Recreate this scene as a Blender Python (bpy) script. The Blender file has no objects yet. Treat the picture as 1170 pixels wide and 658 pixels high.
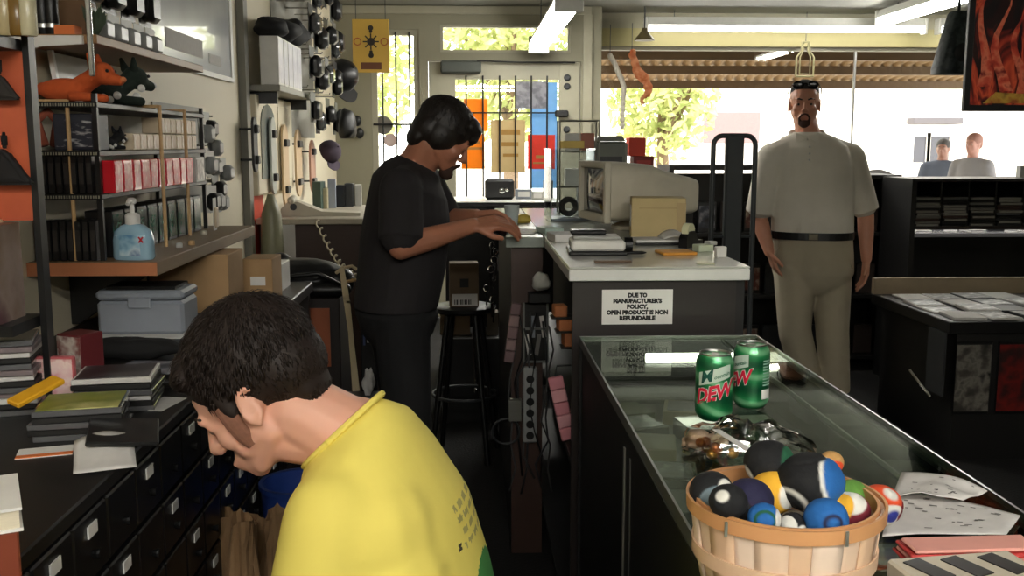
import bpy, bmesh, math, random
from mathutils import Vector, Matrix, Euler, noise
random.seed(7)
rnd = random.Random(11)
PI = math.pi
scn = bpy.context.scene
COL = scn.collection

# ---------------------------------------------------------------- camera
H = 1.45
FPX = 1137.0
YAW, PITCH = math.radians(2.39), math.radians(8.16)
cd = bpy.data.cameras.new('camera')
cam = bpy.data.objects.new('camera', cd)
COL.objects.link(cam)
cam.location = (0, 0, H)
cam.rotation_euler = (PI/2 - PITCH, 0, -YAW)
cd.sensor_width = 36.0
cd.lens = 36.0*FPX/1170.0
cd.clip_start = 0.02
cd.clip_end = 300
scn.camera = cam
# ---------------------------------------------------------------- sky and exposure
w = bpy.data.worlds.new('overcast_sky')
scn.world = w
w.use_nodes = True
bg = w.node_tree.nodes['Background']
bg.inputs[0].default_value = (1.0, 0.975, 0.93, 1)
bg.inputs[1].default_value = 5.0
TUBE_E = 46.0
scn.view_settings.view_transform = 'Standard'
scn.view_settings.look = 'None'
scn.view_settings.gamma = 1.0
scn.view_settings.use_curve_mapping = False
scn.view_settings.exposure = 0.4

# pixel of the 1170x658 frame -> world point at a chosen real depth
_fw = Vector((math.sin(YAW)*math.cos(PITCH), math.cos(YAW)*math.cos(PITCH), -math.sin(PITCH)))
_rt = Vector((math.cos(YAW), -math.sin(YAW), 0))
_up = _rt.cross(_fw)
def _ray(x, y): return _fw + _rt*((x-585)/FPX) - _up*((y-329)/FPX)
def at(x, y, Y):
    d = _ray(x, y); return Vector((0, 0, H)) + d*(Y/d.y)
def atz(x, y, z):
    d = _ray(x, y); return Vector((0, 0, H)) + d*((z-H)/d.z)
def atx(x, y, X):
    d = _ray(x, y); return Vector((0, 0, H)) + d*(X/d.x)

# ---------------------------------------------------------------- materials
def lin(c):
    c = c/255.0
    return c/12.92 if c <= 0.04045 else ((c+0.055)/1.055)**2.4
def rgb(c): return (lin(c[0]), lin(c[1]), lin(c[2]), 1)
_mats = {}
def mat(name, c, rough=0.6, metal=0.0, var=0.12, scale=18.0, bump=0.0, stretch=(1, 1, 1), c2=None, spec=0.5, trans=0.0, coat=0.0):
    if name in _mats: return _mats[name]
    m = bpy.data.materials.new(name); m.use_nodes = True
    nt = m.node_tree; N = nt.nodes; L = nt.links
    b = N['Principled BSDF']
    tc = N.new('ShaderNodeTexCoord'); mp = N.new('ShaderNodeMapping'); mp.inputs['Scale'].default_value = stretch
    L.new(tc.outputs['Object'], mp.inputs['Vector'])
    nz = N.new('ShaderNodeTexNoise'); nz.inputs['Scale'].default_value = scale; nz.inputs['Detail'].default_value = 5
    L.new(mp.outputs[0], nz.inputs['Vector'])
    mx = N.new('ShaderNodeMix'); mx.data_type = 'RGBA'
    A = rgb(c)
    if c2 is None:
        lo = [min(1, v*(1-var)) for v in A[:3]]+[1]; hi = [min(1, v*(1+var)) for v in A[:3]]+[1]
        mx.inputs[6].default_value = lo; mx.inputs[7].default_value = hi
        L.new(nz.outputs['Fac'], mx.inputs[0])
    else:
        rp = N.new('ShaderNodeValToRGB'); rp.color_ramp.elements[0].position = 0.42; rp.color_ramp.elements[1].position = 0.58
        L.new(nz.outputs['Fac'], rp.inputs[0])
        mx.inputs[6].default_value = A; mx.inputs[7].default_value = rgb(c2)
        L.new(rp.outputs[0], mx.inputs[0])
    L.new(mx.outputs[2], b.inputs['Base Color'])
    b.inputs['Roughness'].default_value = rough
    b.inputs['Metallic'].default_value = metal
    b.inputs['Specular IOR Level'].default_value = spec
    b.inputs['Coat Weight'].default_value = coat
    if bump:
        bp = N.new('ShaderNodeBump'); bp.inputs['Strength'].default_value = bump; bp.inputs['Distance'].default_value = 0.01
        L.new(nz.outputs['Fac'], bp.inputs['Height']); L.new(bp.outputs[0], b.inputs['Normal'])
    if trans:
        tr = N.new('ShaderNodeBsdfTranslucent'); ms = N.new('ShaderNodeMixShader'); ms.inputs[0].default_value = trans
        L.new(mx.outputs[2], tr.inputs[0]); L.new(b.outputs[0], ms.inputs[1]); L.new(tr.outputs[0], ms.inputs[2])
        L.new(ms.outputs[0], N['Material Output'].inputs[0])
    _mats[name] = m
    return m
def printmat(name, cols, scale=12.0, rough=0.35, stretch=(1, 1, 1), distort=0.0, kind='noise'):
    """flat print: a few ink colours in blotches"""
    if name in _mats: return _mats[name]
    m = bpy.data.materials.new(name); m.use_nodes = True
    nt = m.node_tree; N = nt.nodes; L = nt.links; b = N['Principled BSDF']
    tc = N.new('ShaderNodeTexCoord'); mp = N.new('ShaderNodeMapping'); mp.inputs['Scale'].default_value = stretch
    L.new(tc.outputs['Object'], mp.inputs['Vector'])
    if kind == 'noise':
        t = N.new('ShaderNodeTexNoise'); t.inputs['Detail'].default_value = 3; t.inputs['Distortion'].default_value = distort
        t.inputs['Scale'].default_value = scale
    else:
        t = N.new('ShaderNodeTexWave'); t.inputs['Scale'].default_value = scale; t.inputs['Distortion'].default_value = distort
        t.inputs['Detail'].default_value = 2
    L.new(mp.outputs[0], t.inputs['Vector'])
    rp = N.new('ShaderNodeValToRGB'); rp.color_ramp.interpolation = 'LINEAR'
    e = rp.color_ramp.elements
    n = len(cols)
    lo, hi = (0.32, 0.68) if kind == 'noise' else (0.0, 1.0)
    e[0].position = lo; e[0].color = rgb(cols[0]); e[1].position = hi; e[1].color = rgb(cols[-1])
    for i in range(1, n-1):
        q = e.new(lo+(hi-lo)*i/(n-1)); q.color = rgb(cols[i])
    L.new(t.outputs['Fac'], rp.inputs[0]); L.new(rp.outputs[0], b.inputs['Base Color'])
    b.inputs['Roughness'].default_value = rough
    _mats[name] = m
    return m
def emit(name, c, s):
    if name in _mats: return _mats[name]
    m = bpy.data.materials.new(name); m.use_nodes = True
    nt = m.node_tree; N = nt.nodes
    N.remove(N['Principled BSDF'])
    e = N.new('ShaderNodeEmission'); e.inputs[0].default_value = c; e.inputs[1].default_value = s
    nt.links.new(e.outputs[0], N['Material Output'].inputs[0])
    _mats[name] = m
    return m
def glass(name, tint=(0.93, 0.96, 0.94), refl=1.0, rough=0.0):
    """thin pane: clear with a mirror-like surface reflection"""
    if name in _mats: return _mats[name]
    m = bpy.data.materials.new(name); m.use_nodes = True
    nt = m.node_tree; N = nt.nodes; L = nt.links
    N.remove(N['Principled BSDF'])
    t = N.new('ShaderNodeBsdfTransparent'); t.inputs[0].default_value = (*tint, 1)
    g = N.new('ShaderNodeBsdfGlossy'); g.inputs['Roughness'].default_value = rough
    fr = N.new('ShaderNodeFresnel'); fr.inputs[0].default_value = 1.5
    mu = N.new('ShaderNodeMath'); mu.operation = 'MULTIPLY'; mu.inputs[1].default_value = refl
    ms = N.new('ShaderNodeMixShader')
    L.new(fr.outputs[0], mu.inputs[0]); L.new(mu.outputs[0], ms.inputs[0]); L.new(t.outputs[0], ms.inputs[1]); L.new(g.outputs[0], ms.inputs[2])
    L.new(ms.outputs[0], N['Material Output'].inputs[0])
    _mats[name] = m
    return m

# ---------------------------------------------------------------- mesh building
class MB:
    def __init__(s): s.v = []; s.f = []; s.mi = []
    def add(s, vs, fs, mi=0):
        o = len(s.v)
        s.v += [Vector(p) for p in vs]
        s.f += [tuple(i+o for i in q) for q in fs]
        s.mi += [mi]*len(fs)
        return s
    def box(s, c, d, R=None, mi=0, ch=0.0):
        x, y, z = d[0]/2, d[1]/2, d[2]/2
        if ch <= 0:
            vs = [Vector((sx*x, sy*y, sz*z)) for sx in (-1, 1) for sy in (-1, 1) for sz in (-1, 1)]
            fs = [(0, 1, 3, 2), (4, 6, 7, 5), (0, 4, 5, 1), (2, 3, 7, 6), (0, 2, 6, 4), (1, 5, 7, 3)]
        else:
            ch = min(ch, x*.9, y*.9, z*.9)
            vs = []; idx = {}
            for sx in (-1, 1):
                for sy in (-1, 1):
                    for sz in (-1, 1):
                        for a in range(3):
                            p = [sx*(x-ch), sy*(y-ch), sz*(z-ch)]
                            p[a] = (sx*x, sy*y, sz*z)[a]
                            idx[(sx, sy, sz, a)] = len(vs); vs.append(Vector(p))
            fs = []
            for a in range(3):
                b, c_ = (a+1) % 3, (a+2) % 3
                for sg in (-1, 1):
                    q = []
                    for (u, v_) in ((-1, -1), (1, -1), (1, 1), (-1, 1)):
                        k = [0, 0, 0]; k[a] = sg; k[b] = u; k[c_] = v_
                        q.append(idx[(k[0], k[1], k[2], a)])
                    fs.append(tuple(q if sg > 0 else q[::-1]))
            for a in range(3):
                b, c_ = (a+1) % 3, (a+2) % 3
                for u in (-1, 1):
                    for v_ in (-1, 1):
                        def K(sa, ax):
                            k = [0, 0, 0]; k[a] = sa; k[b] = u; k[c_] = v_
                            return idx[(k[0], k[1], k[2], ax)]
                        q = (K(-1, b), K(1, b), K(1, c_), K(-1, c_))
                        fs.append(q if u*v_ > 0 else q[::-1])
            for sx in (-1, 1):
                for sy in (-1, 1):
                    for sz in (-1, 1):
                        q = (idx[(sx, sy, sz, 0)], idx[(sx, sy, sz, 1)], idx[(sx, sy, sz, 2)])
                        fs.append(q if sx*sy*sz > 0 else q[::-1])
        c = Vector(c)
        if R is not None: vs = [R @ p for p in vs]
        return s.add([p+c for p in vs], fs, mi)
    def bb(s, x0, x1, y0, y1, z0, z1, mi=0, ch=0.0):
        return s.box(((x0+x1)/2, (y0+y1)/2, (z0+z1)/2), (abs(x1-x0), abs(y1-y0), abs(z1-z0)), None, mi, ch)
    def tube(s, pts, r, n=8, mi=0, cap=True):
        pts = [Vector(p) for p in pts]
        rs = r if isinstance(r, (list, tuple)) else [r]*len(pts)
        vs = []; fs = []
        up = None
        for i, p in enumerate(pts):
            d = (pts[min(i+1, len(pts)-1)] - pts[max(i-1, 0)]).normalized()
            if up is None:
                up = d.orthogonal().normalized()
            else:
                up = (up - d*up.dot(d))
                up = up.normalized() if up.length > 1e-6 else d.orthogonal().normalized()
            sd = d.cross(up)
            for k in range(n):
                t = 2*PI*k/n
                vs.append(p + (up*math.cos(t)+sd*math.sin(t))*rs[i])
        for i in range(len(pts)-1):
            for k in range(n):
                fs.append((i*n+k, i*n+(k+1) % n, (i+1)*n+(k+1) % n, (i+1)*n+k))
        if cap:
            fs.append(tuple(range(n-1, -1, -1))); fs.append(tuple((len(pts)-1)*n+k for k in range(n)))
        return s.add(vs, fs, mi)
    def lathe(s, prof, c=(0, 0, 0), n=24, mi=0, R=None, close=True):
        vs = []; fs = []
        for (r, z) in prof:
            for k in range(n):
                t = 2*PI*k/n; vs.append(Vector((r*math.cos(t), r*math.sin(t), z)))
        m = len(prof)
        for i in range(m-1):
            for k in range(n):
                fs.append((i*n+k, i*n+(k+1) % n, (i+1)*n+(k+1) % n, (i+1)*n+k))
        if close:
            fs.append(tuple(range(n-1, -1, -1))); fs.append(tuple((m-1)*n+k for k in range(n)))
        if R is not None: vs = [R @ p for p in vs]
        c = Vector(c)
        return s.add([p+c for p in vs], fs, mi)
    def prism(s, poly, z0, z1, mi=0, M=None):
        n = len(poly)
        vs = [Vector((x, y, z0)) for x, y in poly]+[Vector((x, y, z1)) for x, y in poly]
        fs = [tuple(range(n-1, -1, -1)), tuple(range(n, 2*n))]+[(i, (i+1) % n, n+(i+1) % n, n+i) for i in range(n)]
        if M is not None: vs = [M @ p for p in vs]
        return s.add(vs, fs, mi)
    def ell(s, c, r, R=None, n=12, m=8, mi=0):
        vs = []; fs = []
        if isinstance(r, (int, float)): r = (r, r, r)
        for i in range(1, m):
            ph = PI*i/m
            for k in range(n):
                t = 2*PI*k/n
                vs.append(Vector((r[0]*math.sin(ph)*math.cos(t), r[1]*math.sin(ph)*math.sin(t), r[2]*math.cos(ph))))
        vs.append(Vector((0, 0, r[2]))); vs.append(Vector((0, 0, -r[2])))
        T = len(vs)-2
        for i in range(m-2):
            for k in range(n):
                fs.append((i*n+k, (i+1)*n+k, (i+1)*n+(k+1) % n, i*n+(k+1) % n))
        for k in range(n):
            fs.append((T, k, (k+1) % n)); fs.append((T+1, (m-2)*n+(k+1) % n, (m-2)*n+k))
        if R is not None: vs = [R @ p for p in vs]
        c = Vector(c)
        return s.add([p+c for p in vs], fs, mi)
    def cap(s, p0, r0, p1, r1, n=12, mi=0):
        """tapered limb with round ends"""
        p0 = Vector(p0); p1 = Vector(p1)
        s.tube([p0, p1], [r0, r1], n, mi)
        s.ell(p0, r0, None, n, 8, mi); s.ell(p1, r1, None, n, 8, mi)
        return s
    def loft(s, rings, n=20, mi=0):
        """rings: (centre, side vector, depth vector[, power])"""
        vs = []; fs = []
        for rg in rings:
            c, a, b = Vector(rg[0]), Vector(rg[1]), Vector(rg[2])
            e = rg[3] if len(rg) > 3 else 1.0
            for k in range(n):
                t = 2*PI*k/n; ct, st = math.cos(t), math.sin(t)
                ct = math.copysign(abs(ct)**e, ct); st = math.copysign(abs(st)**e, st)
                vs.append(c+a*ct+b*st)
        for i in range(len(rings)-1):
            for k in range(n):
                fs.append((i*n+k, i*n+(k+1) % n, (i+1)*n+(k+1) % n, (i+1)*n+k))
        fs.append(tuple(range(n-1, -1, -1))); fs.append(tuple((len(rings)-1)*n+k for k in range(n)))
        return s.add(vs, fs, mi)
    def grid(s, fn, nu, nv, mi=0):
        vs = [Vector(fn(i/nu, j/nv)) for i in range(nu+1) for j in range(nv+1)]
        fs = [(i*(nv+1)+j, (i+1)*(nv+1)+j, (i+1)*(nv+1)+j+1, i*(nv+1)+j+1) for i in range(nu) for j in range(nv)]
        return s.add(vs, fs, mi)
    def mesh(s, name):
        me = bpy.data.meshes.new(name)
        me.from_pydata([tuple(p) for p in s.v], [], s.f)
        me.polygons.foreach_set('material_index', s.mi)
        bm = bmesh.new(); bm.from_mesh(me); bmesh.ops.recalc_face_normals(bm, faces=bm.faces); bm.to_mesh(me); bm.free()
        me.update()
        return me

def link(name, me, mats, parent=None, loc=(0, 0, 0), rot=(0, 0, 0), smooth=False):
    o = bpy.data.objects.new(name, me); COL.objects.link(o)
    if mats is not None and len(me.materials) == 0:
        for m in (mats if isinstance(mats, (list, tuple)) else [mats]): me.materials.append(m)
    if smooth:
        me.polygons.foreach_set('use_smooth', [True]*len(me.polygons))
        if smooth is not True:
            try: me.set_sharp_from_angle(angle=math.radians(smooth))
            except Exception: pass
    o.parent = parent; o.location = loc; o.rotation_euler = rot
    return o
def obj(name, mb, mats, parent=None, loc=(0, 0, 0), rot=(0, 0, 0), smooth=False):
    return link(name, mb.mesh(name), mats, parent, loc, rot, smooth)
def tag(o, label, cat, group=None):
    o['label'] = label; o['category'] = cat
    if group: o['group'] = group
    return o
def thing(name, label, cat, loc=(0, 0, 0), rz=0.0, group=None, rot=None):
    o = bpy.data.objects.new(name, None); COL.objects.link(o)
    o.empty_display_size = 0.05
    o.location = loc; o.rotation_euler = rot if rot else (0, 0, rz)
    return tag(o, label, cat, group)
def struct(name, mb, mats, parent=None, **k):
    o = obj(name, mb, mats, parent, **k)
    if parent is None: o['kind'] = 'structure'
    return o
def dup(root, loc, rot, label, group=None, mats=None):
    """copy of a thing, its parts and sub-parts (mesh data shared)"""
    r = root.copy(); COL.objects.link(r); r.location = loc; r.rotation_euler = rot
    r['label'] = label
    if group: r['group'] = group
    for ch in list(root.children):
        c = ch.copy(); COL.objects.link(c); c.parent = r
        for g in list(ch.children):
            d = g.copy(); COL.objects.link(d); d.parent = c
    return r
ORD = ['first', 'second', 'third', 'fourth', 'fifth', 'sixth', 'seventh', 'eighth', 'ninth', 'tenth', 'eleventh', 'twelfth',
       'thirteenth', 'fourteenth', 'fifteenth', 'sixteenth', 'seventeenth', 'eighteenth', 'nineteenth', 'twentieth']
def textmesh(s, size, M, offset=0.0, depth=0.0006, shear=0.0, align='CENTER', spacing=1.0, sx=1.0):
    cu = bpy.data.curves.new('lettering', 'FONT')
    cu.body = s; cu.size = size; cu.align_x = align; cu.align_y = 'CENTER'; cu.extrude = depth; cu.offset = offset; cu.shear = shear
    cu.space_character = spacing; cu.resolution_u = 2
    o = bpy.data.objects.new('lettering_tmp', cu); COL.objects.link(o)
    dg = bpy.context.evaluated_depsgraph_get()
    me = bpy.data.meshes.new_from_object(o.evaluated_get(dg))
    mb = MB()
    vs = [M(Vector((v.co.x*sx, v.co.y, v.co.z))) if callable(M) else M @ Vector((v.co.x*sx, v.co.y, v.co.z)) for v in me.vertices]
    mb.add(vs, [tuple(p.vertices) for p in me.polygons])
    bpy.data.objects.remove(o); bpy.data.meshes.remove(me); bpy.data.curves.remove(cu)
    return mb
def rz(a): return Matrix.Rotation(a, 3, 'Z')
def rx(a): return Matrix.Rotation(a, 3, 'X')
def ry(a): return Matrix.Rotation(a, 3, 'Y')

# common materials
M_black = mat('black_plastic', (13, 13, 14), 0.4)
M_blackmat = mat('black_laminate', (12, 11, 11), 0.5)
M_darkgrey = mat('dark_grey_metal', (46, 48, 50), 0.45)
M_grey = mat('grey_plastic', (140, 146, 155), 0.45)
M_ltgrey = mat('light_grey_plastic', (190, 190, 184), 0.45)
M_beige = mat('beige_plastic', (196, 190, 172), 0.5)
M_white = mat('white_plastic', (232, 230, 224), 0.4)
M_paper = mat('white_paper', (232, 230, 226), 0.7, var=0.05)
M_newsprint = mat('grey_newsprint', (205, 202, 198), 0.8, var=0.12, scale=60)
M_alu = mat('aluminium', (190, 190, 188), 0.35, 1.0, var=0.05)
M_chrome = mat('chrome', (225, 225, 225), 0.12, 1.0, var=0.03)
M_card = mat('cardboard', (176, 142, 100), 0.75, var=0.1)
M_brownlam = mat('brown_laminate', (60, 40, 32), 0.5, var=0.15, scale=9, stretch=(1, 1, 8))
M_darkwood = mat('dark_brown_laminate', (34, 27, 25), 0.45, var=0.12, scale=8)
M_wood = mat('shelf_board_wood', (176, 112, 74), 0.5, var=0.18, scale=14, stretch=(1, 6, 1))
M_tan = mat('tan_wood', (196, 160, 112), 0.5, var=0.1)
M_cream = mat('cream_paint', (222, 212, 186), 0.55, var=0.03, scale=4)
M_olive = mat('olive_grey_paint', (130, 126, 106), 0.6, var=0.05, scale=5)
M_frame = mat('window_frame_paint', (152, 148, 128), 0.5, var=0.05)
M_red = mat('red_plastic', (205, 32, 44), 0.35)
M_orange = mat('orange_card', (226, 120, 60), 0.6)
M_blue = mat('blue_plastic', (36, 60, 130), 0.4)
M_clear = glass('clear_plastic', (0.9, 0.92, 0.92), 1.0, 0.05)
M_pane = glass('window_glass', (0.96, 0.97, 0.95), 1.0)
M_label = mat('white_label', (225, 225, 222), 0.5, var=0.04)
# ================================================================ THE ROOM
ZC = 2.57
XL, XR, YB, YD, YW = -1.1, 5.3, -2.6, 8.3, 8.7
mb = MB(); mb.bb(XL-.1, XR+.1, YB-.1, YW+.1, -.1, 0)
struct('floor', mb, mat('black_carpet', (14, 13, 13), 0.95, var=0.3, scale=90, bump=0.3))
mb = MB(); mb.bb(XL-.1, XR+.1, YB-.1, YW+.1, ZC, ZC+.1)
struct('ceiling', mb, mat('ceiling_paint', (138, 138, 128), 0.7, var=0.05, scale=6))
mb = MB(); mb.bb(XL-.1, XL, YB-.1, YD+.1, 0, ZC)
struct('wall_left', mb, M_cream)
mb = MB(); mb.bb(XR, XR+.1, YB-.1, YW+.1, 0, ZC)
struct('wall_right', mb, M_olive)
mb = MB(); mb.bb(XL-.1, XR+.1, YB-.1, YB, 0, ZC)
struct('wall_rear', mb, M_olive)
# front wall with the openings of door, transom and side window, the jog and the wide shop window
mb = MB()
def fw(x0, x1, z0, z1): mb.bb(x0, x1, YD, YD+.1, z0, z1)
fw(XL, -.80, 0, ZC); fw(-.80, -.41, 0, .90); fw(-.80, -.41, 2.38, ZC); fw(-.41, -.34, 0, ZC)
fw(-.34, .91, 2.42, ZC); fw(-.34, .91, 2.13, 2.20); fw(-.34, -.235, 2.20, 2.42); fw(.825, .91, 2.20, 2.42)
fw(.91, 1.08, 0, ZC)
mb.bb(1.0, 1.08, YD+.1, YW+.1, 0, ZC)
mb.bb(1.08, XR, YW, YW+.1, 0, 1.10); mb.bb(1.08, XR, YW, YW+.1, 2.30, ZC)
struct('wall_front', mb, M_olive)
mb = MB(); mb.bb(1.08, XR, YW-.03, YW-.001, 2.29, 2.44)
struct('trim_1', mb, mat('yellow_olive_paint', (140, 132, 88), 0.6, var=0.05))
mb = MB(); mb.bb(1.08, XR, YW-.16, YW-.001, 1.085, 1.12)
struct('trim_2', mb, M_darkwood)
mb = MB(); mb.bb(-1.1, .99, YD-.03, YD-.001, 2.50, 2.56); 
struct('trim_3', mb, M_frame)
mb = MB(); mb.bb(.93, 1.0, YD-.025, YD-.001, 0, 2.5)
struct('trim_4', mb, M_frame)
mb = MB(); mb.bb(XL+.001, XL+.02, YB, 2.4, 0, .09)
struct('baseboard_left', mb, M_darkwood)
# pilaster on the left wall where the cream panel ends
mb = MB(); mb.bb(XL, XL+.035, 4.88, 4.96, 0, ZC)
struct('trim_5', mb, mat('grey_metal_upright', (120, 118, 108), 0.4))

def frame(x0, x1, z0, z1, y, t=.045, d=.06):
    m = MB()
    m.bb(x0, x0+t, y, y+d, z0, z1); m.bb(x1-t, x1, y, y+d, z0, z1); m.bb(x0+t, x1-t, y, y+d, z0, z0+t); m.bb(x0+t, x1-t, y, y+d, z1-t, z1)
    return m
M_bar = mat('black_iron', (18, 18, 18), 0.5)
# side window
w1 = struct('window_1', frame(-.80, -.41, .90, 2.38, YD+.02), M_frame)
mb = MB(); mb.bb(-.755, -.455, YD+.045, YD+.05, .945, 2.335); obj('pane', mb, M_pane, w1)
for x in (-.71, -.60, -.49):
    mb = MB(); mb.tube([(x, YD+.012, .92), (x, YD+.012, 2.36)], .007, 6); obj('security_bar', mb, M_bar, w1)
mb = MB(); mb.tube([(-.79, YD+.012, 1.62), (-.42, YD+.012, 1.62)], .008, 6); obj('security_bar', mb, M_bar, w1)
# transom
w2 = struct('window_2', frame(-.235, .825, 2.20, 2.42, YD+.02, .02), M_frame)
mb = MB(); mb.bb(-.215, .805, YD+.045, YD+.05, 2.22, 2.40); obj('pane', mb, M_pane, w2)
# shop window: frame, two mullions, three panes
w3m = frame(1.08, XR, 1.10, 2.30, YW+.02, .04)
w3 = struct('window_3', w3m, M_frame)
mx_ = [1.12, 3.36, XR-.04]
for i in range(2):
    mb = MB(); mb.bb(mx_[i]+.012, mx_[i+1]-.012, YW+.045, YW+.051, 1.14, 2.26); obj('pane', mb, M_pane, w3)
mb = MB(); mb.bb(3.352, 3.368, YW+.03, YW+.06, 1.14, 2.26); obj('mullion', mb, M_alu, w3)
# door
DX0, DX1, GX0, GX1, GZ0, GZ1 = -.335, .905, -.117, .735, .35, 1.985
d = MB(); d.bb(DX0, GX0, YD+.02, YD+.07, .01, 2.125, ch=.004); d.bb(GX1, DX1, YD+.02, YD+.07, .01, 2.125, ch=.004)
d.bb(GX0, GX1, YD+.02, YD+.07, .01, GZ0); d.bb(GX0, GX1, YD+.02, YD+.07, GZ1, 2.125)
door = struct('door_1', d, M_frame)
mb = MB(); mb.bb(GX0, GX1, YD+.04, YD+.046, GZ0, GZ1); obj('pane', mb, M_pane, door)
for px in (533, 552, 571, 589, 607, 625):
    x = at(px, 160, YD).x
    mb = MB(); mb.tube([(x, YD+.012, GZ0-.05), (x, YD+.012, GZ1+.03)], .0075, 6); obj('security_bar', mb, M_bar, door)
mb = MB(); mb.tube([(GX0-.03, YD+.012, 1.715), (GX1+.03, YD+.012, 1.715)], .006, 6); obj('security_bar', mb, M_bar, door)
mb = MB(); mb.bb(-.235, .095, YD-.06, YD+.018, 2.03, 2.13, ch=.012); obj('door_closer', mb, mat('closer_grey', (66, 70, 64), 0.5), door)
mb = MB(); mb.tube([(.06, YD-.05, 2.128), (.42, YD-.05, 2.118), (.86, YD-.03, 2.118)], .007, 6); obj('closer_arm', mb, M_bar, door)
mb = MB(); mb.bb(.70, .81, YD-.03, YD+.018, 1.68, 1.735, ch=.01); obj('lock', mb, M_bar, door)
for z in (2.0, 1.93, 1.58): 
    mb = MB(); mb.lathe([(.028, 0), (.028, .012), (.016, .02)], (.80, YD+.019, z), 12, R=rx(PI/2)); obj('lock_cylinder', mb, M_darkgrey, door)

# ================================================================ OUTSIDE
mb = MB(); mb.bb(-30, 45, YW+.1, 70, -.12, -.02)
struct('ground', mb, mat('pale_concrete', (205, 198, 188), 0.9, var=0.06, scale=2))
aw = thing('awning', 'brown corrugated awning sloping out over the shop window', 'awning', (0, 0, 0))
def awz(y): return 2.375 - (y-8.83)*.115
M_aw = mat('tan_corrugated_sheet', (150, 124, 88), 0.6, var=0.1, scale=3, trans=0.25)
mb = MB(); mb.grid(lambda u, v: (1.12+5.4*u, 8.83+2.2*v, awz(8.83+2.2*v)+.017*math.sin(u*5.4/.105*2*PI)), 412, 4)
o = obj('corrugated_sheet', mb, M_aw, aw, smooth=True)
sm = o.modifiers.new('thickness', 'SOLIDIFY'); sm.thickness = .003
for y in (9.25, 9.95, 10.75):
    mb = MB(); mb.bb(1.12, 6.5, y, y+.06, awz(y)-.10, awz(y)-.018); obj('purlin', mb, mat('awning_timber', (96, 76, 54), 0.7), aw)
for x in (1.2, 6.4):
    mb = MB(); mb.bb(x-.04, x+.04, 10.74, 10.82, -.02, awz(10.8)-.1); obj('post', mb, M_tan, aw)
# buildings across the street
hb = thing('house', 'overexposed white building across the street with two dark windows', 'building', (0, 0, 0))
M_hw = mat('white_stucco', (238, 234, 228), 0.9, var=0.03)
a0 = at(1035, 140, 27); 
mb = MB(); mb.bb(7, 26, 27, 34, -.02, 4.2); obj('wall', mb, M_hw, hb)
mb = MB(); mb.bb(6.8, 26.2, 26.7, 34.2, 4.2, 4.4); obj('roof', mb, mat('pale_roof', (190, 176, 168), .8), hb)
for (xa, xb) in ((1043, 1056), (1062, 1082)):
    A = at(xa, 152, 27); B = at(xb, 190, 27)
    mb = MB(); 
    m2 = frame(A.x-.1, B.x+.1, B.z, A.z, 26.9, .1, .1)
    wn = obj('window', m2, M_white, hb)
    mb.bb(A.x, B.x, 26.96, 26.99, B.z+.1, A.z-.1); obj('pane', mb, mat('dark_window', (70, 70, 80), .2), wn)
A = at(1036, 140, 27); B = at(1092, 136, 27)
mb = MB(); mb.bb(A.x, B.x, 26.55, 27, A.z-.05, A.z+.12, ch=.02); obj('canopy', mb, mat('grey_canopy', (96, 92, 98), .7), hb)
hp = thing('building', 'washed-out low shop building across the street with pink fascia band', 'building', (0, 0, 0))
A = at(806, 130, 24); B = at(905, 162, 24)
mb = MB(); mb.bb(A.x, 6.9, 24, 31, -.02, A.z); obj('wall', mb, M_hw, hp)
mb = MB(); mb.bb(A.x-.05, 6.95, 23.9, 24, 1.5, A.z+.04); obj('fascia', mb, mat('pink_fascia', (146, 116, 118), .7), hp)
# trees
M_leaf = mat('sunlit_leaves', (216, 216, 160), 0.7, c2=(170, 182, 120), scale=3, trans=0.5)
M_bark = mat('bark', (120, 100, 80), 0.9)
def tree(label, x, y, h, r, n, seed):
    R = random.Random(seed)
    t = thing('tree', label, 'tree', (x, y, 0), group='trees outside the shop')
    mb = MB(); mb.tube([(0, 0, -.02), (.05, 0, h*.35), (0, .05, h*.7)], [.14, .1, .05], 8)
    for k in range(5):
        a = R.random()*6.28
        mb.tube([(.03, .02, h*.4), (math.cos(a)*r*.4, math.sin(a)*r*.4, h*.62), (math.cos(a)*r*.7, math.sin(a)*r*.7, h*.8)], [.06, .04, .015], 6)
    obj('trunk', mb, M_bark, t)
    mb = MB()
    for k in range(n):
        v = Vector((R.gauss(0, 1), R.gauss(0, 1), R.gauss(0, 1))).normalized()*(R.random()**.4)
        c = Vector((v.x*r, v.y*r, h*.68+v.z*h*.36))
        s_ = R.uniform(.07, .14); a = R.random()*6.28
        d1 = Vector((R.gauss(0, 1), R.gauss(0, 1), R.gauss(0, 1))).normalized()*s_; d2 = d1.orthogonal().normalized()*s_*.5
        mb.add([c-d1, c+d2, c+d1, c-d2+Vector((0, 0, .01))], [(0, 1, 2, 3)])
    o = obj('foliage', mb, M_leaf, t); o['kind'] = 'stuff'
tree('leafy pale green tree seen through the door glass and transom', .6, 15.5, 4.4, 1.25, 2600, 1)
tree('leafy yellowish tree at the left end of the shop window', 3.2, 16.8, 3.4, .95, 1500, 2)
tree('leafy pale tree seen through the narrow side window', -1.9, 16.0, 4.0, 1.1, 1500, 3)

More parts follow.
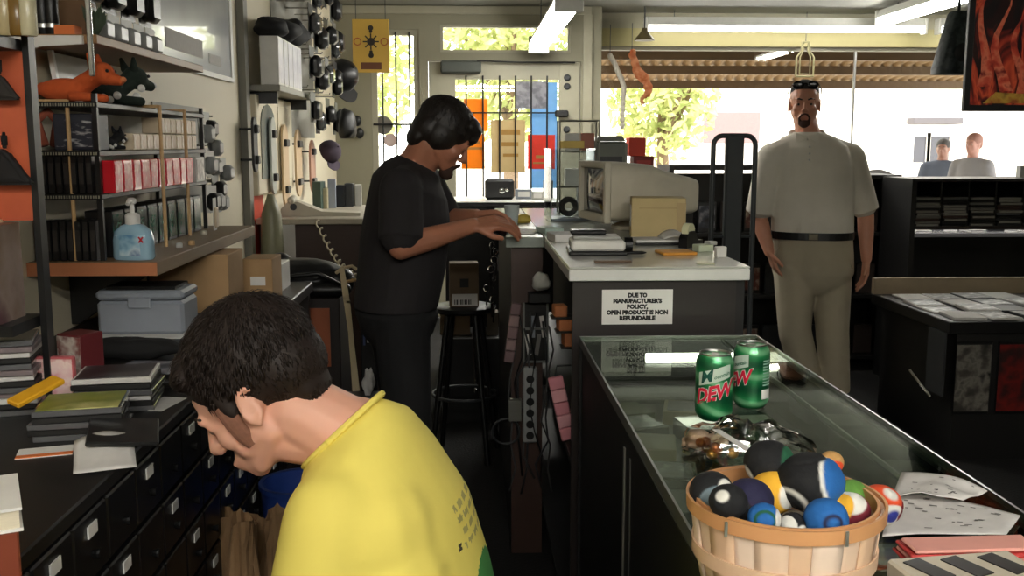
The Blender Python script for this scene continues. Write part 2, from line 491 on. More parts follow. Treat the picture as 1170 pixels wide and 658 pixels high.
# ================================================================ FLUORESCENT LIGHTS
M_tube = emit('fluorescent_glow', (1.0, 0.97, 0.90, 1), TUBE_E)
M_house = mat('white_enamel', (222, 222, 214), 0.4)
def fixture(label, c, length, axis, ntubes=2, drop=0.3, wd=.16):
    t = thing('fluorescent_light', label, 'ceiling light', c, 0 if axis == 'y' else -PI/2, 'fluorescent ceiling lights')
    L_ = length/2
    mb = MB(); mb.prism([(-wd*.32, .10), (wd*.32, .10), (wd*.5, .035), (-wd*.5, .035)], -L_, L_, M=Matrix.Rotation(PI/2, 4, 'X'))
    obj('housing', mb, M_house, t)
    for s_ in (-1, 1):
        mb = MB(); mb.bb(-wd*.5, wd*.5, s_*L_-.012, s_*L_+.012, -.03, .10, ch=.006); obj('end_cap', mb, M_house, t)
    xs = [0] if ntubes == 1 else [-wd*.26, wd*.26]
    for x in xs:
        mb = MB(); mb.tube([(x, -L_+.02, .004), (x, L_-.02, .004)], .019, 10); obj('tube', mb, M_tube if ntubes == 2 else emit('window_tube_glow', (1.0, 0.97, 0.90, 1), TUBE_E*.4), t, smooth=60)
    if drop > .12:
        for s_ in (-.8, .8):
            mb = MB(); mb.tube([(0, s_*L_, .095), (0, s_*L_, drop)], .004, 5); obj('chain', mb, M_darkgrey, t)
    else:
        mb = MB(); mb.bb(-wd*.25, wd*.25, -L_+.05, L_-.05, .095, drop); obj('mounting_rail', mb, M_house, t)
    return t
fixture('fluorescent fixture hanging on chains over the aisle before the door', (.545, 6.80, 2.20), 2.44, 'y', 2, ZC-2.20)
fixture('long single fluorescent tube along the top of the shop window', (2.65, 8.46, 2.405), 2.36, 'x', 1, ZC-2.405, .10)
fixture('fluorescent fixture on the ceiling at right behind the flame poster', (3.39, 7.0, 2.44), 2.44, 'y', 2, ZC-2.44)
fixture('unseen ceiling fixture added above the photographer to act as camera flash', (.5, -.7, 2.44), 2.44, 'x', 2, ZC-2.44)  # added out of frame, stands in for a camera flash
fixture('second unseen ceiling fixture added near the rear wall for flash-like light', (.5, -1.9, 2.44), 2.44, 'x', 2, ZC-2.44)  # also added behind the camera, more front light in place of flash
fixture('short tube continuing the row along the shop window at right', (4.55, 8.46, 2.405), 1.2, 'x', 1, ZC-2.405, .10)
# ================================================================ LEFT WALL
def carton(name, label, cat, c, size, m, group=None, rz_=0.0, print_=None, side='-y', inset=.12, rot=None, ch=.002, top=None):
    """box standing on c (centre of its base), with a printed label plate on one side"""
    x, y, z = size
    mb = MB(); mb.box((0, 0, z/2), size, ch=ch)
    o = obj(name, mb, m, None, c, rot if rot else (0, 0, rz_))
    tag(o, label, cat, group)
    if print_:
        mb = MB(); e = .0012
        if side == '-y': mb.bb(-x/2*(1-inset), x/2*(1-inset), -y/2-e, -y/2+e, z*inset*.8, z*(1-inset*.8))
        elif side == '+x': mb.bb(x/2-e, x/2+e, -y/2*(1-inset), y/2*(1-inset), z*inset*.8, z*(1-inset*.8))
        elif side == '-x': mb.bb(-x/2-e, -x/2+e, -y/2*(1-inset), y/2*(1-inset), z*inset*.8, z*(1-inset*.8))
        else: mb.bb(-x/2*(1-inset), x/2*(1-inset), -y/2*(1-inset), y/2*(1-inset), z-e, z+e)
        obj('printed_label', mb, print_, o)
    return o

# ---- black drawer cabinet with small white labels
CF, CT = -.55, .955
cab = thing('drawer_cabinet', 'long low black cabinet of small labelled drawers along the left wall', 'cabinet', ((XL+CF)/2, 0, 0))
cx = (XL+CF)/2
hw_ = (CF-XL)/2
mb = MB(); mb.bb(-hw_+.004, hw_-.022, .55, 2.95, 0, CT-.024); obj('body', mb, M_blackmat, cab)
mb = MB(); mb.bb(-hw_+.004, hw_, .54, 2.97, CT-.024, CT, ch=.003); obj('top', mb, M_blackmat, cab)
dm = MB(); dm.bb(-.02, 0, -.063, .063, -.05, .05, ch=.003); dme = dm.mesh('drawer')
lm = MB(); lm.bb(0, .0025, -.017, .017, -.009, .009); lme = lm.mesh('label_holder')
km = MB(); km.lathe([(.006, 0), (.008, .008), (.008, .012)], n=10, R=ry(PI/2)); kme = km.mesh('knob')
M_redlabel = mat('red_label', (200, 60, 50), .5)
for r_, z in enumerate((.875, .765, .655, .545, .435, .325, .215)):
    for k in range(18):
        y = .62+k*.13
        dr = link('drawer', dme, M_black, cab, (hw_-.001, y, z))
        if (k*7+r_*3) % 5 < 3:
            link('label_holder', lme, M_label, dr, (.0005, 0, .025))
        link('knob', kme, M_black, dr, (0, 0, -.012))
# ---- things on the cabinet
def base(px, py, z=CT): return atz(px, py, z)
M_cdspine = printmat('cd_spines', [(30, 30, 32), (120, 112, 112), (56, 52, 54), (170, 165, 160)], 9, .3, (1, 1, 26))
M_cdclear = mat('cd_case_smoke', (86, 86, 88), 0.15, var=.1, coat=.4)
def cdcase(label, c, rzz, m, tilt=(0, 0), group=None, size=(.142, .125, .0102), cover=None, name='cd_case'):
    o = carton(name, label, 'cd case', c, size, m, group, rot=(tilt[0], tilt[1], rzz), print_=cover, side='top', inset=.08, ch=.0012)
    return o
covers = [printmat('cover_a', [(40, 40, 44), (110, 60, 50), (190, 180, 160)], 14), printmat('cover_b', [(20, 22, 26), (60, 66, 80), (160, 160, 168)], 18),
          printmat('cover_c', [(150, 150, 60), (120, 130, 50), (206, 200, 130)], 10), printmat('cover_d', [(30, 26, 26), (50, 46, 50), (90, 90, 90)], 12)]
def stack(label, px, py, n, rzz, ms, cov, group, jit=.006, base_z=CT, size=(.142, .125, .0102)):
    b = base(px, py, base_z)
    for k in range(n):
        where = 'top' if k == n-1 else ('bottom' if k == 0 else ORD[k]+' from bottom')
        cdcase(f'{label}, {where} of its stack', (b.x+rnd.uniform(-jit, jit), b.y+rnd.uniform(-jit, jit), base_z+k*(size[2]+.0006)),
               rzz+rnd.uniform(-.05, .05), ms[k % len(ms)], group=group, cover=cov if k == n-1 else None, size=size)
M_cdw = mat('cd_case_white', (206, 204, 200), .35)
stack('smoky cd case beside the pink box', 138, 462, 6, .12, [M_cdclear, M_blackmat, M_cdw], covers[3], 'cd cases on the drawer cabinet')
stack('cd case under the lime green sleeve', 96, 492, 5, .2, [M_cdclear, M_blackmat], covers[2], 'cd cases under the green sleeve')
stack('dark cd case behind white papers', 172, 436, 3, -.1, [M_blackmat, M_cdclear], covers[1], 'cd cases near the grey case')
b = base(15, 470)
for k in range(13):
    cdcase(f'grey cd case in tall stack at far left, {ORD[k]} from bottom', (b.x-.03+rnd.uniform(-.006, .006), b.y+.02+rnd.uniform(-.006, .006), CT+k*.0108), .25+rnd.uniform(-.06, .06),
           [M_cdclear, mat('cd_case_mauve', (120, 108, 110), .3), M_cdw, M_blackmat][k*3 % 4], group='tall cd stack at far left')
b = base(66, 462)
carton('media_box', 'pink and white media box standing beside cd stacks', 'box', (b.x, b.y, CT), (.075, .014, .095), mat('pink_case', (190, 96, 100), .35), rz_=-.05,
       print_=printmat('pink_cover', [(214, 120, 126), (232, 190, 190), (240, 214, 206), (196, 80, 90)], 26), side='-y', inset=.06)
b = base(91, 452)
carton('media_box', 'maroon and white media box behind the pink one', 'box', (b.x, b.y+.02, CT), (.062, .06, .125), mat('maroon_case', (96, 36, 40), .35), rz_=-.45,
       print_=printmat('maroon_cover', [(96, 30, 36), (190, 180, 170), (120, 60, 58), (200, 196, 190)], 22), side='-y', inset=.04)
b = base(45, 488)
tag(obj('book', MB().box((0, 0, .006), (.032, .095, .010), ch=.002), mat('yellow_cover', (226, 166, 36), .4), None, (b.x, b.y, CT+.06), (.28, .15, -.55)), 'yellow paperback leaning on the cd cases', 'book')
b = base(52, 517)
o = carton('postcard', 'white card with orange edge lying on the cabinet', 'card', (b.x, b.y, CT), (.085, .055, .002), M_paper, rz_=.3)
mb = MB(); mb.bb(-.042, .042, -.027, -.012, .0015, .0026); obj('orange_band', mb, M_orange, o)
# curled paper over the cabinet edge
p0 = base(120, 528); 
mb = MB(); mb.grid(lambda u, v: (-.045+.09*u, -.055+.11*v, .004+.012*math.sin(u*PI)*v + (.02*v*v)), 8, 8)
o = obj('paper_sheet', mb, M_newsprint, None, (p0.x, p0.y, CT), (0, 0, .35), smooth=True); o.modifiers.new('t', 'SOLIDIFY').thickness = .0006
tag(o, 'curled white paper sheet at the edge of the drawer cabinet', 'paper')
b = base(130, 515)
tag(obj('folder', MB().box((0, 0, .004), (.11, .13, .008), ch=.002), M_black, None, (b.x+.01, b.y+.02, CT+.022), (.05, .1, .3)), 'black folder on the curled white paper', 'folder')
p0 = base(186, 462)
carton('flyer', 'small grey flyer lying near the cabinet edge', 'paper', (p0.x, p0.y, CT), (.05, .10, .002), M_newsprint, rz_=-.2)
# white book nearest, brown wooden box under it
b = at(2, 580, 1.02)
o = thing('book', 'thick white book lying at the near left corner', 'book', (b.x-.03, b.y, b.z-.012), .45)
mb = MB(); mb.bb(-.045, .045, -.06, .06, 0, .003); mb.bb(-.045, .045, -.06, .06, .022, .025); mb.bb(-.045, -.042, -.06, .06, .003, .022); obj('cover', mb, M_white, o)
mb = MB(); mb.bb(-.042, .042, -.057, .057, .003, .022); obj('page_block', mb, mat('page_edges', (214, 204, 180), .8, scale=80, stretch=(1, 1, 20)), o)
c_ = b.z-.012
b2 = at(2, 612, 1.02)
carton('wooden_box', 'reddish brown wooden box under the white book', 'box', (b.x-.035, b.y, CT), (.09, .12, c_-CT-.0005), mat('red_brown_wood', (120, 56, 36), .45, scale=10, stretch=(1, 8, 1)), rz_=.45)
# dark cloth bag in front of the grey case
def lumpy(name, label, cat, c, r, m, seed, n=20, mm=14, amp=.25, fr=3.0, flat=True, rz_=0):
    mb = MB(); mb.ell((0, 0, 0), r, None, n, mm)
    for p in mb.v:
        k = 1+amp*noise.noise(Vector((p.x/r[0], p.y/r[1], p.z/r[2]))*fr*.5+Vector((seed, 0, 0)))
        p *= k
        if flat and p.z < -r[2]*.8: p.z = -r[2]*.8
    zmin = min(p.z for p in mb.v)
    for p in mb.v: p.z -= zmin
    o = obj(name, mb, m, None, c, (0, 0, rz_), smooth=True)
    return tag(o, label, cat) if label else o
b = base(152, 408)
lumpy('cloth_bag', 'crumpled black cloth bag lying before the grey case', 'bag', (b.x, b.y, CT), (.11, .05, .028), mat('black_cloth', (16, 16, 17), .9), 2, amp=.35)
# grey plastic case
gc = thing('storage_case', 'grey plastic storage case with black lid strip under the shelf', 'case', (at(160, 380, 2.6).x, 2.68, CT+.003))
mb = MB(); mb.bb(-.112, .112, -.07, .07, 0, .088, ch=.008); obj('body', mb, M_grey, gc)
mb = MB(); mb.bb(-.114, .114, -.072, .072, .091, .116, ch=.008); obj('lid', mb, M_grey, gc)
mb = MB(); mb.bb(-.09, .09, -.06, .06, .117, .125); obj('top_panel', mb, M_black, gc)
mb = MB(); mb.bb(-.03, .03, -.078, -.07, .07, .1, ch=.003); obj('latch', mb, M_grey, gc)
carton('paper_stack', 'thin white paper stack under the grey case', 'paper', (gc.location.x, 2.66, CT), (.26, .2, .0025), M_paper)
carton('cardboard_box', 'open brown cardboard box behind the grey case under the shelf', 'box', (-.86, 3.15, .92), (.24, .2, .2), M_card)
mb = MB(); mb.bb(-1.08, -.62, 2.98, 3.9, .88, .92, ch=.004)
for y in (3.02, 3.86): mb.bb(-1.07, -1.03, y-.02, y+.02, 0, .88); mb.bb(-.67, -.63, y-.02, y+.02, 0, .88)
tag(obj('side_table', mb, M_darkwood), 'dark side table beyond the drawer cabinet under the shelf', 'table')
carton('cardboard_box', 'small brown cardboard box with white flap beside the cream wall', 'box', (-.72, 3.45, .92), (.10, .16, .15), M_card, print_=M_paper, side='-y', inset=.5)
carton('cardboard_box', 'white printed box at the far end below the shelf', 'box', (-.76, 3.72, .92), (.14, .16, .10), M_white)

# ---- near end panel with orange board
YP = 1.9
ep = thing('wall_rack', 'black-framed orange display panel on the left wall at far left', 'display panel', (0, YP, 0))
xr = at(43, 200, YP).x
mb = MB(); mb.bb(XL+.002, xr-.012, 0, .02, at(5, 252, YP).z, at(5, 56, YP).z); obj('board', mb, mat('orange_stained_board', (196, 92, 54), .5, c2=(168, 72, 42), scale=3), ep)
mb = MB(); mb.bb(xr-.010, xr+.002, -.008, .02, CT, 2.3); obj('post', mb, M_black, ep)
for py in (52, 366):
    mb = MB(); z = at(20, py, YP).z; mb.bb(XL+.002, xr-.012, -.12, .02, z-.01, z+.01); obj('shelf', mb, M_black, ep)
def cap_item(name, label, c, s_, m):
    mb = MB()
    mb.prism([(-1, -.62), (1.0, -.62), (.75, -.35), (.1, .62), (-.25, .72), (-.8, .1)], -.28, .28, M=Matrix.Rotation(PI/2, 4, 'X') @ Matrix.Diagonal((s_, s_, s_, 1)))
    mb.lathe([(.02*s_*3, 0), (.004, .03)], (0, 0, .7*s_), 8)
    bm = bmesh.new(); me = mb.mesh(name); bm.from_mesh(me); bmesh.ops.bevel(bm, geom=bm.edges[:], offset=.12*s_, segments=3, affect='EDGES'); bm.to_mesh(me); bm.free()
    return tag(link(name, me, m, None, c, smooth=True), label, 'cap', 'caps on the orange panel')
M_capg = mat('dark_felt', (46, 42, 38), .85)
c_ = at(-2, 100, YP-.04); cap_item('felt_cap', 'dark pointed felt cap hanging high on the orange panel', (c_.x, YP-.03, c_.z), .035, M_capg)
c_ = at(4, 192, YP-.04); cap_item('felt_cap', 'dark wide felt cap hanging low on the orange panel', (c_.x, YP-.03, c_.z), .05, mat('black_felt', (24, 22, 22), .85))
zs = at(20, 52, YP).z+.011
for k, (px, m, h_) in enumerate(((-6, (150, 120, 60), .09), (10, (176, 160, 120), .10), (24, (120, 90, 40), .085), (36, (190, 182, 150), .095))):
    c_ = at(px, 40, YP-.05)
    t = thing('jar', f'{["brown","pale gold","dark amber","cream"][k]} jar on the shelf over the orange panel', 'jar', (c_.x, YP-.06, zs), group='jars over the orange panel')
    mb = MB(); mb.lathe([(.013, 0), (.015, .004), (.015, h_*.7), (.009, h_*.82)], n=14); obj('glass_body', mb, mat(f'jar_{k}', m, .25), t, smooth=50)
    mb = MB(); mb.lathe([(.0105, h_*.8), (.0105, h_), ], n=14); obj('lid', mb, mat('jar_lid', (90, 74, 40), .35, .6), t, smooth=50)
z0 = at(20, 366, YP).z+.0105
bx_ = thing('display_box', 'yellow white and red printed box at far left below the orange panel', 'box', (at(18, 300, YP).x, YP-.055, z0))
zt = at(20, 255, YP-.1).z-z0
mb = MB(); mb.bb(-.11, -.0165, -.06, .05, 0, zt); obj('front_cover', mb, printmat('box_cover', [(196, 40, 40), (232, 196, 90), (240, 232, 200), (226, 170, 60)], 5, .35, (1, 1, .6)), bx_)
mb = MB(); mb.bb(-.016, .014, -.06, .05, 0, zt*.97); obj('carton_side', mb, printmat('box_side', [(110, 84, 60), (140, 120, 110), (84, 40, 44)], 9, .5, (1, 1, 1)), bx_)

# ---- upper shelf
us = thing('wall_shelf', 'short upper wooden wall shelf with white end bracket', 'shelf', (0, 0, 0))
UX, UZ, UY0, UY1 = -.898, 1.715, 2.5, 3.47
mb = MB(); mb.bb(XL, UX, UY0, UY1, UZ-.022, UZ, ch=.002); obj('board', mb, mat('brown_shelf_board', (150, 112, 72), .5, scale=14, stretch=(1, 6, 1)), us)
mb = MB()
ax = [(XL, UZ-.004), (UX-.03, UZ-.004), (UX-.03, UZ-.024), (UX-.13, UZ-.03), (XL+.03, UZ-.045), (XL, UZ-.07)]
mb.prism([(x, z) for x, z in ax], -(UY0-.001), -(UY0-.012), M=Matrix.Rotation(PI/2, 4, 'X')); obj('bracket', mb, M_white, us)
mb = MB(); mb.bb(UX-.02, UX-.006, UY0-.012, UY0-.004, UZ-.10, UZ+.11, ch=.003); obj('clip_strip', mb, M_clear if False else mat('silver_strip', (190, 190, 184), .25, .8), us)
S = UZ+.0005
for k, px in enumerate((50, 60)):
    c_ = at(px, 38, 2.56)
    t = thing('bottle', f'black bottle on the upper shelf, {"nearer the wall" if k == 0 else "beside the orange carton"}', 'bottle', (c_.x, 2.56, S), group='black bottles')
    mb = MB(); mb.lathe([(.014, 0), (.016, .004), (.016, .10), (.008, .125), (.008, .15)], n=16); obj('bottle_body', mb, M_black, t, smooth=50)
    mb = MB(); mb.lathe([(.0105, .138), (.0105, .165)], n=14); obj('screw_cap', mb, M_black, t, smooth=50)
    mb = MB(); mb.lathe([(.0165, .02), (.0165, .03)], n=16, close=False); obj('silver_band', mb, M_alu, t, smooth=50)
carton('small_carton', 'small orange carton standing on the upper shelf', 'box', (at(78, 40, 2.57).x, 2.57, S), (.05, .05, .026), M_orange)
carton('small_carton', 'brown carton at the back on the upper shelf', 'box', (at(86, 40, 2.66).x, 2.68, S), (.07, .06, .10), mat('brown_carton', (110, 80, 52), .6))
# leafy ornament
lf = MB()
for k in range(9):
    a = k*.7; q = Vector((math.cos(a)*.03, math.sin(a)*.02, .06+.012*(k % 3)))
    lf.add([(0, 0, .0), q*.5+Vector((.012, 0, .01)), q, q*.5-Vector((.012, 0, -.01))], [(0, 1, 2, 3)])
lf.tube([(0, 0, 0), (0, 0, .03)], .006, 6)
tag(obj('leaf_ornament', lf, mat('dark_green_leaf', (54, 70, 50), .5), None, (at(108, 20, 2.62).x, 2.62, S)), 'dark green leafy ornament on the upper shelf', 'ornament')
# hanging blister packs above the shelf (rail with hooks)
def blister(label, c, m, group, w_=.06, h_=.10, d_=.02, face='+x', card=M_paper, blob=True):
    """hang card with a clear or coloured bubble, faces +x"""
    t = thing('blister_pack', label, 'blister pack', c, 0 if face == '+x' else -PI/2, group)
    mb = MB(); mb.bb(-.0012, .0012, -w_/2, w_/2, 0, h_, ch=.0004); obj('card', mb, card, t)
    if blob:
        mb = MB(); mb.box((d_/2, 0, h_*.4), (d_, w_*.8, h_*.62), ch=d_*.35); obj('bubble', mb, m, t, smooth=40)
    return t
M_gb = mat('grey_bubble', (150, 152, 150), .35)
M_bb = mat('black_bubble', (26, 26, 27), .3)
for k in range(5):
    y = 2.72+k*.105
    blister(f'grey and white blister pack on the upper shelf, {ORD[k]} from near end', (UX-.07, y, S), M_gb, 'packs on the upper shelf', .09, .085, .03, card=mat('pack_card', (200, 200, 196), .5))
for k in range(4):
    y = 2.78+k*.16
    blister(f'black blister pack hanging over the upper shelf, {ORD[k]} from near end', (UX-.12, y, S+.10), M_bb, 'black packs over the upper shelf', .12, .17, .04, card=M_black)
rl = MB(); rl.tube([(UX-.125, 2.6, S+.275), (UX-.125, 3.45, S+.275)], .005, 6); rl.tube([(XL, 2.65, S+.275), (UX-.125, 2.65, S+.275)], .005, 6); rl.tube([(XL, 3.4, S+.275), (UX-.125, 3.4, S+.275)], .005, 6)
tag(obj('hanging_rail', rl, M_darkgrey), 'thin metal rail over the upper shelf holding black packs', 'rail')
# ---- grey glossy poster panel on the wall
pp = thing('wall_poster', 'glossy grey poster panel fixed high on the cream wall', 'poster', (XL, 0, 0))
mb = MB(); mb.bb(.001, .012, 3.55, 4.72, 1.735, 2.45, ch=.002); obj('panel', mb, mat('grey_gloss_sheet', (182, 184, 188), .22, var=.2, scale=4, coat=.6), pp)
mb = MB(); mb.bb(.0125, .018, 4.68, 4.72, 1.735, 2.45); mb.bb(.0125, .018, 3.55, 4.68, 1.735, 1.755); obj('edge_strip', mb, M_white, pp)
mb = MB(); mb.bb(.0125, .014, 3.7, 4.2, 1.80, 1.87); mb.bb(.0125, .014, 4.3, 4.5, 1.79, 1.83); obj('printed_caption', mb, M_newsprint, pp)

# ---- lower shelf
SX, SZ, SY0, SY1 = -.782, 1.162, 2.5, 3.64
ls = thing('wall_shelf', 'wooden lower wall shelf carrying the wire rack and hand sanitizer', 'shelf', (0, 0, 0))
mb = MB(); mb.bb(XL, SX, SY0+.002, SY1, SZ-.035, SZ, ch=.002); obj('board', mb, mat('worn_shelf_top', (128, 104, 74), .5, scale=14, stretch=(1, 6, 1)), ls)
mb = MB(); mb.bb(XL, SX, SY0-.004, SY0+.0015, SZ-.034, SZ-.001); obj('edge_band', mb, M_wood, ls)
for y in (2.75, 3.4):
    mb = MB(); mb.prism([(XL, SZ-.036), (XL+.24, SZ-.036), (XL+.22, SZ-.06), (XL+.02, SZ-.2), (XL, SZ-.2)], -y, -(y+.02), M=Matrix.Rotation(PI/2, 4, 'X')); obj('bracket', mb, M_black, ls)
# ---- rack on the lower shelf
TZ = [1.33, 1.437, 1.556]
rk = thing('product_rack', 'black three-tier rack with wooden rods on the lower shelf', 'rack', (0, 0, SZ))
RX0, RX1, RY0, RY1 = XL+.01, -.915, 2.52, 3.52
for z in TZ:
    mb = MB(); mb.bb(RX0, RX1, RY0, RY1, z-.014-SZ, z-SZ, ch=.002); sh = obj('tier', mb, M_black, rk)
    mb = MB(); 
    for k in range(26): mb.bb(RX0+.004+k*.0065, RX0+.007+k*.0065, RY0-.001, RY0+.001, z-.011-SZ, z-.004-SZ)
    obj('price_strip', mb, mat('strip_marks', (150, 148, 130), .5), sh)
for (x, y) in ((RX0+.008, RY0+.01), (RX1-.008, RY0+.01), (RX0+.008, RY1-.01), (RX1-.008, RY1-.01)):
    mb = MB(); mb.bb(x-.006, x+.006, y-.006, y+.006, .0005, TZ[2]-SZ+.02); obj('upright', mb, M_black, rk)
for (px, X) in ((186, -.87), (214, -.90), (76, -.99)):
    q = atx(px, 200, X)
    y = max(q.y, 2.53)
    mb = MB(); mb.tube([(X, y, .001), (X, y, TZ[2]-SZ+.005)], .0055, 8); obj('rod', mb, M_tan, rk, smooth=60)
    mb = MB(); mb.bb(X-.1, X, y-.004, y+.004, TZ[2]-SZ-.002, TZ[2]-SZ+.006); obj('rod_arm', mb, M_tan, rk)
# products on the tiers
M_crm = mat('cream_pack', (222, 204, 176), .5)
M_crp = printmat('cream_print', [(224, 208, 184), (200, 170, 140), (232, 222, 204)], 30)
for k in range(12):
    for lay in range(2):
        y = 2.76+k*.058
        if (lay and k < 5) or k < 1: continue
        carton('pack', f'cream pack on the rack, {ORD[k]} from near end, {"upper" if lay else "lower"} layer', 'pack', (-.945, y, TZ[1]+lay*.048), (.05, .054, .046), M_crm, 'cream packs on the rack', print_=M_crp, side='+x')
M_rdp = printmat('red_print', [(214, 30, 44), (196, 22, 36), (232, 120, 120)], 40, .25)
for k in range(10):
    y = 2.575+k*.072
    carton('pack', f'red shrink-wrapped pack on the rack, {ORD[k]} from near end', 'pack', (-.905, y, TZ[0]+.0005), (.03, .066, .082), mat('red_wrap', (206, 26, 42), .25, coat=.5), 'red packs on the rack',
           print_=M_rdp, side='+x', rz_=rnd.uniform(-.05, .05))
carton('pack', 'white and grey pack after the red ones on the rack', 'pack', (-.90, 3.33, TZ[0]+.0005), (.03, .10, .082), M_ltgrey, print_=printmat('grey_print', [(200, 196, 190), (120, 110, 104), (220, 214, 206)], 20), side='+x')
M_cass = mat('black_cassette', (18, 18, 20), .3)
for z, zi in ((SZ+.0005, 'bottom'), (TZ[0]+.0005, 'lower')):
    for k in range(8):
        x = -1.075+k*.0185
        carton('cassette', f'black cassette case on the {zi} tier near end, {ORD[k]} from the wall', 'cassette', (x, 2.56, z), (.016, .07, .1), M_cass, f'cassettes on the {zi} tier', print_=mat('cassette_spine', (50, 46, 44), .4), side='-y', inset=.3)
for k in range(9):
    y = 2.64+k*.095
    carton('cassette_box', f'dark green and black box on bottom tier of the rack, {ORD[k]} from near end', 'box', (-.955, y, SZ+.0005), (.07, .085, .12), M_cass, 'boxes on the bottom tier',
           print_=printmat('green_black_print', [(16, 18, 18), (30, 40, 36), (60, 110, 90), (16, 18, 18)], 16, .2), side='+x', inset=.1)  # blotchy dark green and black print
carton('navy_box', 'navy box with white lettering marks on the rack near end', 'box', (-.985, 2.60, TZ[1]+.0005), (.1, .10, .09), mat('navy_card', (40, 42, 54), .5), print_=printmat('navy_print', [(40, 42, 54), (44, 46, 58), (46, 48, 60), (190, 190, 190)], 26, .5, (1, 1, 3)), side='-y')
mb = MB(); mb.tube([(.0, -.03, 0), (-.02, -.02, .06), (.0, 0, .085), (.02, .01, .06), (.0, .03, .0)], .012, 10)
tag(obj('plush_paw', mb, mat('rust_plush', (150, 78, 56), .9, bump=.3), None, (-1.055, 2.57, TZ[1]+.012), smooth=True), 'rust and tan plush loop at the near end of the rack', 'toy')
# hang packs at the far end of the lower shelf
for i, (y, z, m) in enumerate(((3.58, 1.45, M_gb), (3.60, 1.34, M_gb), (3.62, 1.21, M_bb), (3.74, 1.47, M_bb), (3.78, 1.33, M_gb), (3.80, 1.20, M_gb), (3.92, 1.40, M_gb), (3.95, 1.24, M_bb), (4.08, 1.30, M_gb), (4.10, 1.18, M_gb))):
    blister(f'clear blister pack hanging past the rack end, {["top","middle","bottom"][i % 3]} of column {["nearest","second","third","last"][i//3]}', (XL+.02+.14*(1-(i//3)*.2), y, z), m, 'clear packs past the rack end', .10, .10, .04, card=mat('clearish_card', (150, 152, 146), .4))
mb = MB()
for y, hx in ((3.58, .152), (3.76, .124), (3.93, .098), (4.09, .070)):
    for z in (1.565, 1.45, 1.31): mb.tube([(XL, y, z), (XL+hx, y, z)], .0035, 6)
mb.bb(XL+.001, XL+.006, 3.54, 4.16, 1.18, 1.6)
tag(obj('hook_strip', mb, mat('grey_pegboard', (150, 148, 138), .6)), 'grey pegboard strip with hooks past the rack end', 'pegboard')
blister('cream booklet hanging behind the rack rods near its far end', (-.87, 3.43, SZ+.001), M_crm, None, .04, .11, .01)
# objects lying on the lower shelf
for k, (px, py, a, s_) in enumerate(((62, 292, .1, (.08, .07, .012)), (108, 291, -.1, (.11, .07, .014)))):
    q = base(px, py, SZ)
    cdcase(f'shiny cd case lying flat on the lower shelf, {"left" if k == 0 else "beside the sanitizer"}', (q.x, max(q.y, 2.535)+.0, SZ+.0005), a, M_cdw, size=s_, cover=covers[1], group='cd cases on the lower shelf')
q = base(231, 276, SZ)
for (px, py, m, n_) in ((219, 280, M_tan, 'wooden knob'), (233, 268, M_beige, 'beige cap'), (205, 283, M_ltgrey, 'grey cap')):
    q = base(px, py, SZ)
    tag(obj('stopper', MB().lathe([(.009, 0), (.01, .003), (.009, .012), (.004, .014)], n=14), m, None, (q.x, q.y, SZ+.0005), smooth=50), f'{n_} lying near the front edge of the lower shelf', 'cap')
# hand sanitizer
q = base(152, 297, SZ)
hs = thing('sanitizer_bottle', 'clear blue hand sanitizer pump bottle on the lower shelf edge', 'bottle', (q.x, q.y+.012, SZ+.0005), -.1)
mb = MB(); 
def rr(a, b, z): return ((0, 0, z), (a, 0, 0), (0, b, 0), .72)
mb.loft([rr(.048, .024, 0), rr(.052, .027, .006), rr(.051, .027, .05), rr(.046, .025, .072), rr(.03, .02, .086), rr(.014, .014, .092)], 28)
obj('bottle_body', mb, mat('pale_blue_gel', (150, 186, 206), .08, spec=.6, coat=.6), hs, smooth=50)
mb = MB(); mb.loft([((0, -.0003, .012), (.0465, 0, 0), (0, .0275, 0), .72), ((0, -.0003, .064), (.046, 0, 0), (0, .027, 0), .72)], 28)
obj('front_label', mb, printmat('gel_label', [(90, 140, 180), (150, 190, 210), (196, 216, 224), (70, 100, 150)], 20, .3), hs, smooth=50)
xm = MB()
for s_ in (-1, 1): xm.box((.03, -.0262, .052), (.018, .0012, .004), ry(s_*.9))
obj('red_mark', xm, M_red, hs)
mb = MB(); mb.lathe([(.017, .088), (.0185, .09), (.0185, .112), (.012, .118)], n=18); obj('collar', mb, M_white, hs, smooth=40)
mb = MB(); mb.lathe([(.006, .115), (.006, .14), (.011, .142), (.012, .152), (.006, .156)], n=14); mb.tube([(0, 0, .149), (.006, -.03, .149), (.007, -.04, .142)], .005, 8); obj('pump', mb, M_white, hs, smooth=40)

# ---- things between upper shelf and rack top
T3 = TZ[2]
wb = thing('framed_board', 'white-edged pale board leaning against wall behind the plush toys', 'board', (-1.055, 2.78, T3+.0005), .0, rot=(0, -.12, 0))
mb = MB(); mb.bb(-.004, .004, -.12, .28, 0, .13); obj('sheet', mb, mat('pale_sheet', (176, 172, 156), .4), wb)
mb = MB(); mb.bb(-.006, .006, -.135, -.12, 0, .135); obj('edge', mb, M_white, wb)
# soft toys (rounded bodies; remeshed into one skin each further below)
def skin(mb, voxel, it=6, fac=.5):
    """fuse overlapping closed shapes into one continuous smooth surface"""
    me = mb.mesh('tmp')
    o = bpy.data.objects.new('tmp', me); COL.objects.link(o)
    r = o.modifiers.new('r', 'REMESH'); r.mode = 'VOXEL'; r.voxel_size = voxel; r.use_smooth_shade = True
    if it:
        s_ = o.modifiers.new('s', 'SMOOTH'); s_.iterations = it; s_.factor = fac
    dg = bpy.context.evaluated_depsgraph_get(); dg.update()
    out = bpy.data.meshes.new_from_object(o.evaluated_get(dg))
    out.materials.clear()
    bpy.data.objects.remove(o); bpy.data.meshes.remove(me)
    out.polygons.foreach_set('use_smooth', [True]*len(out.polygons))
    return out
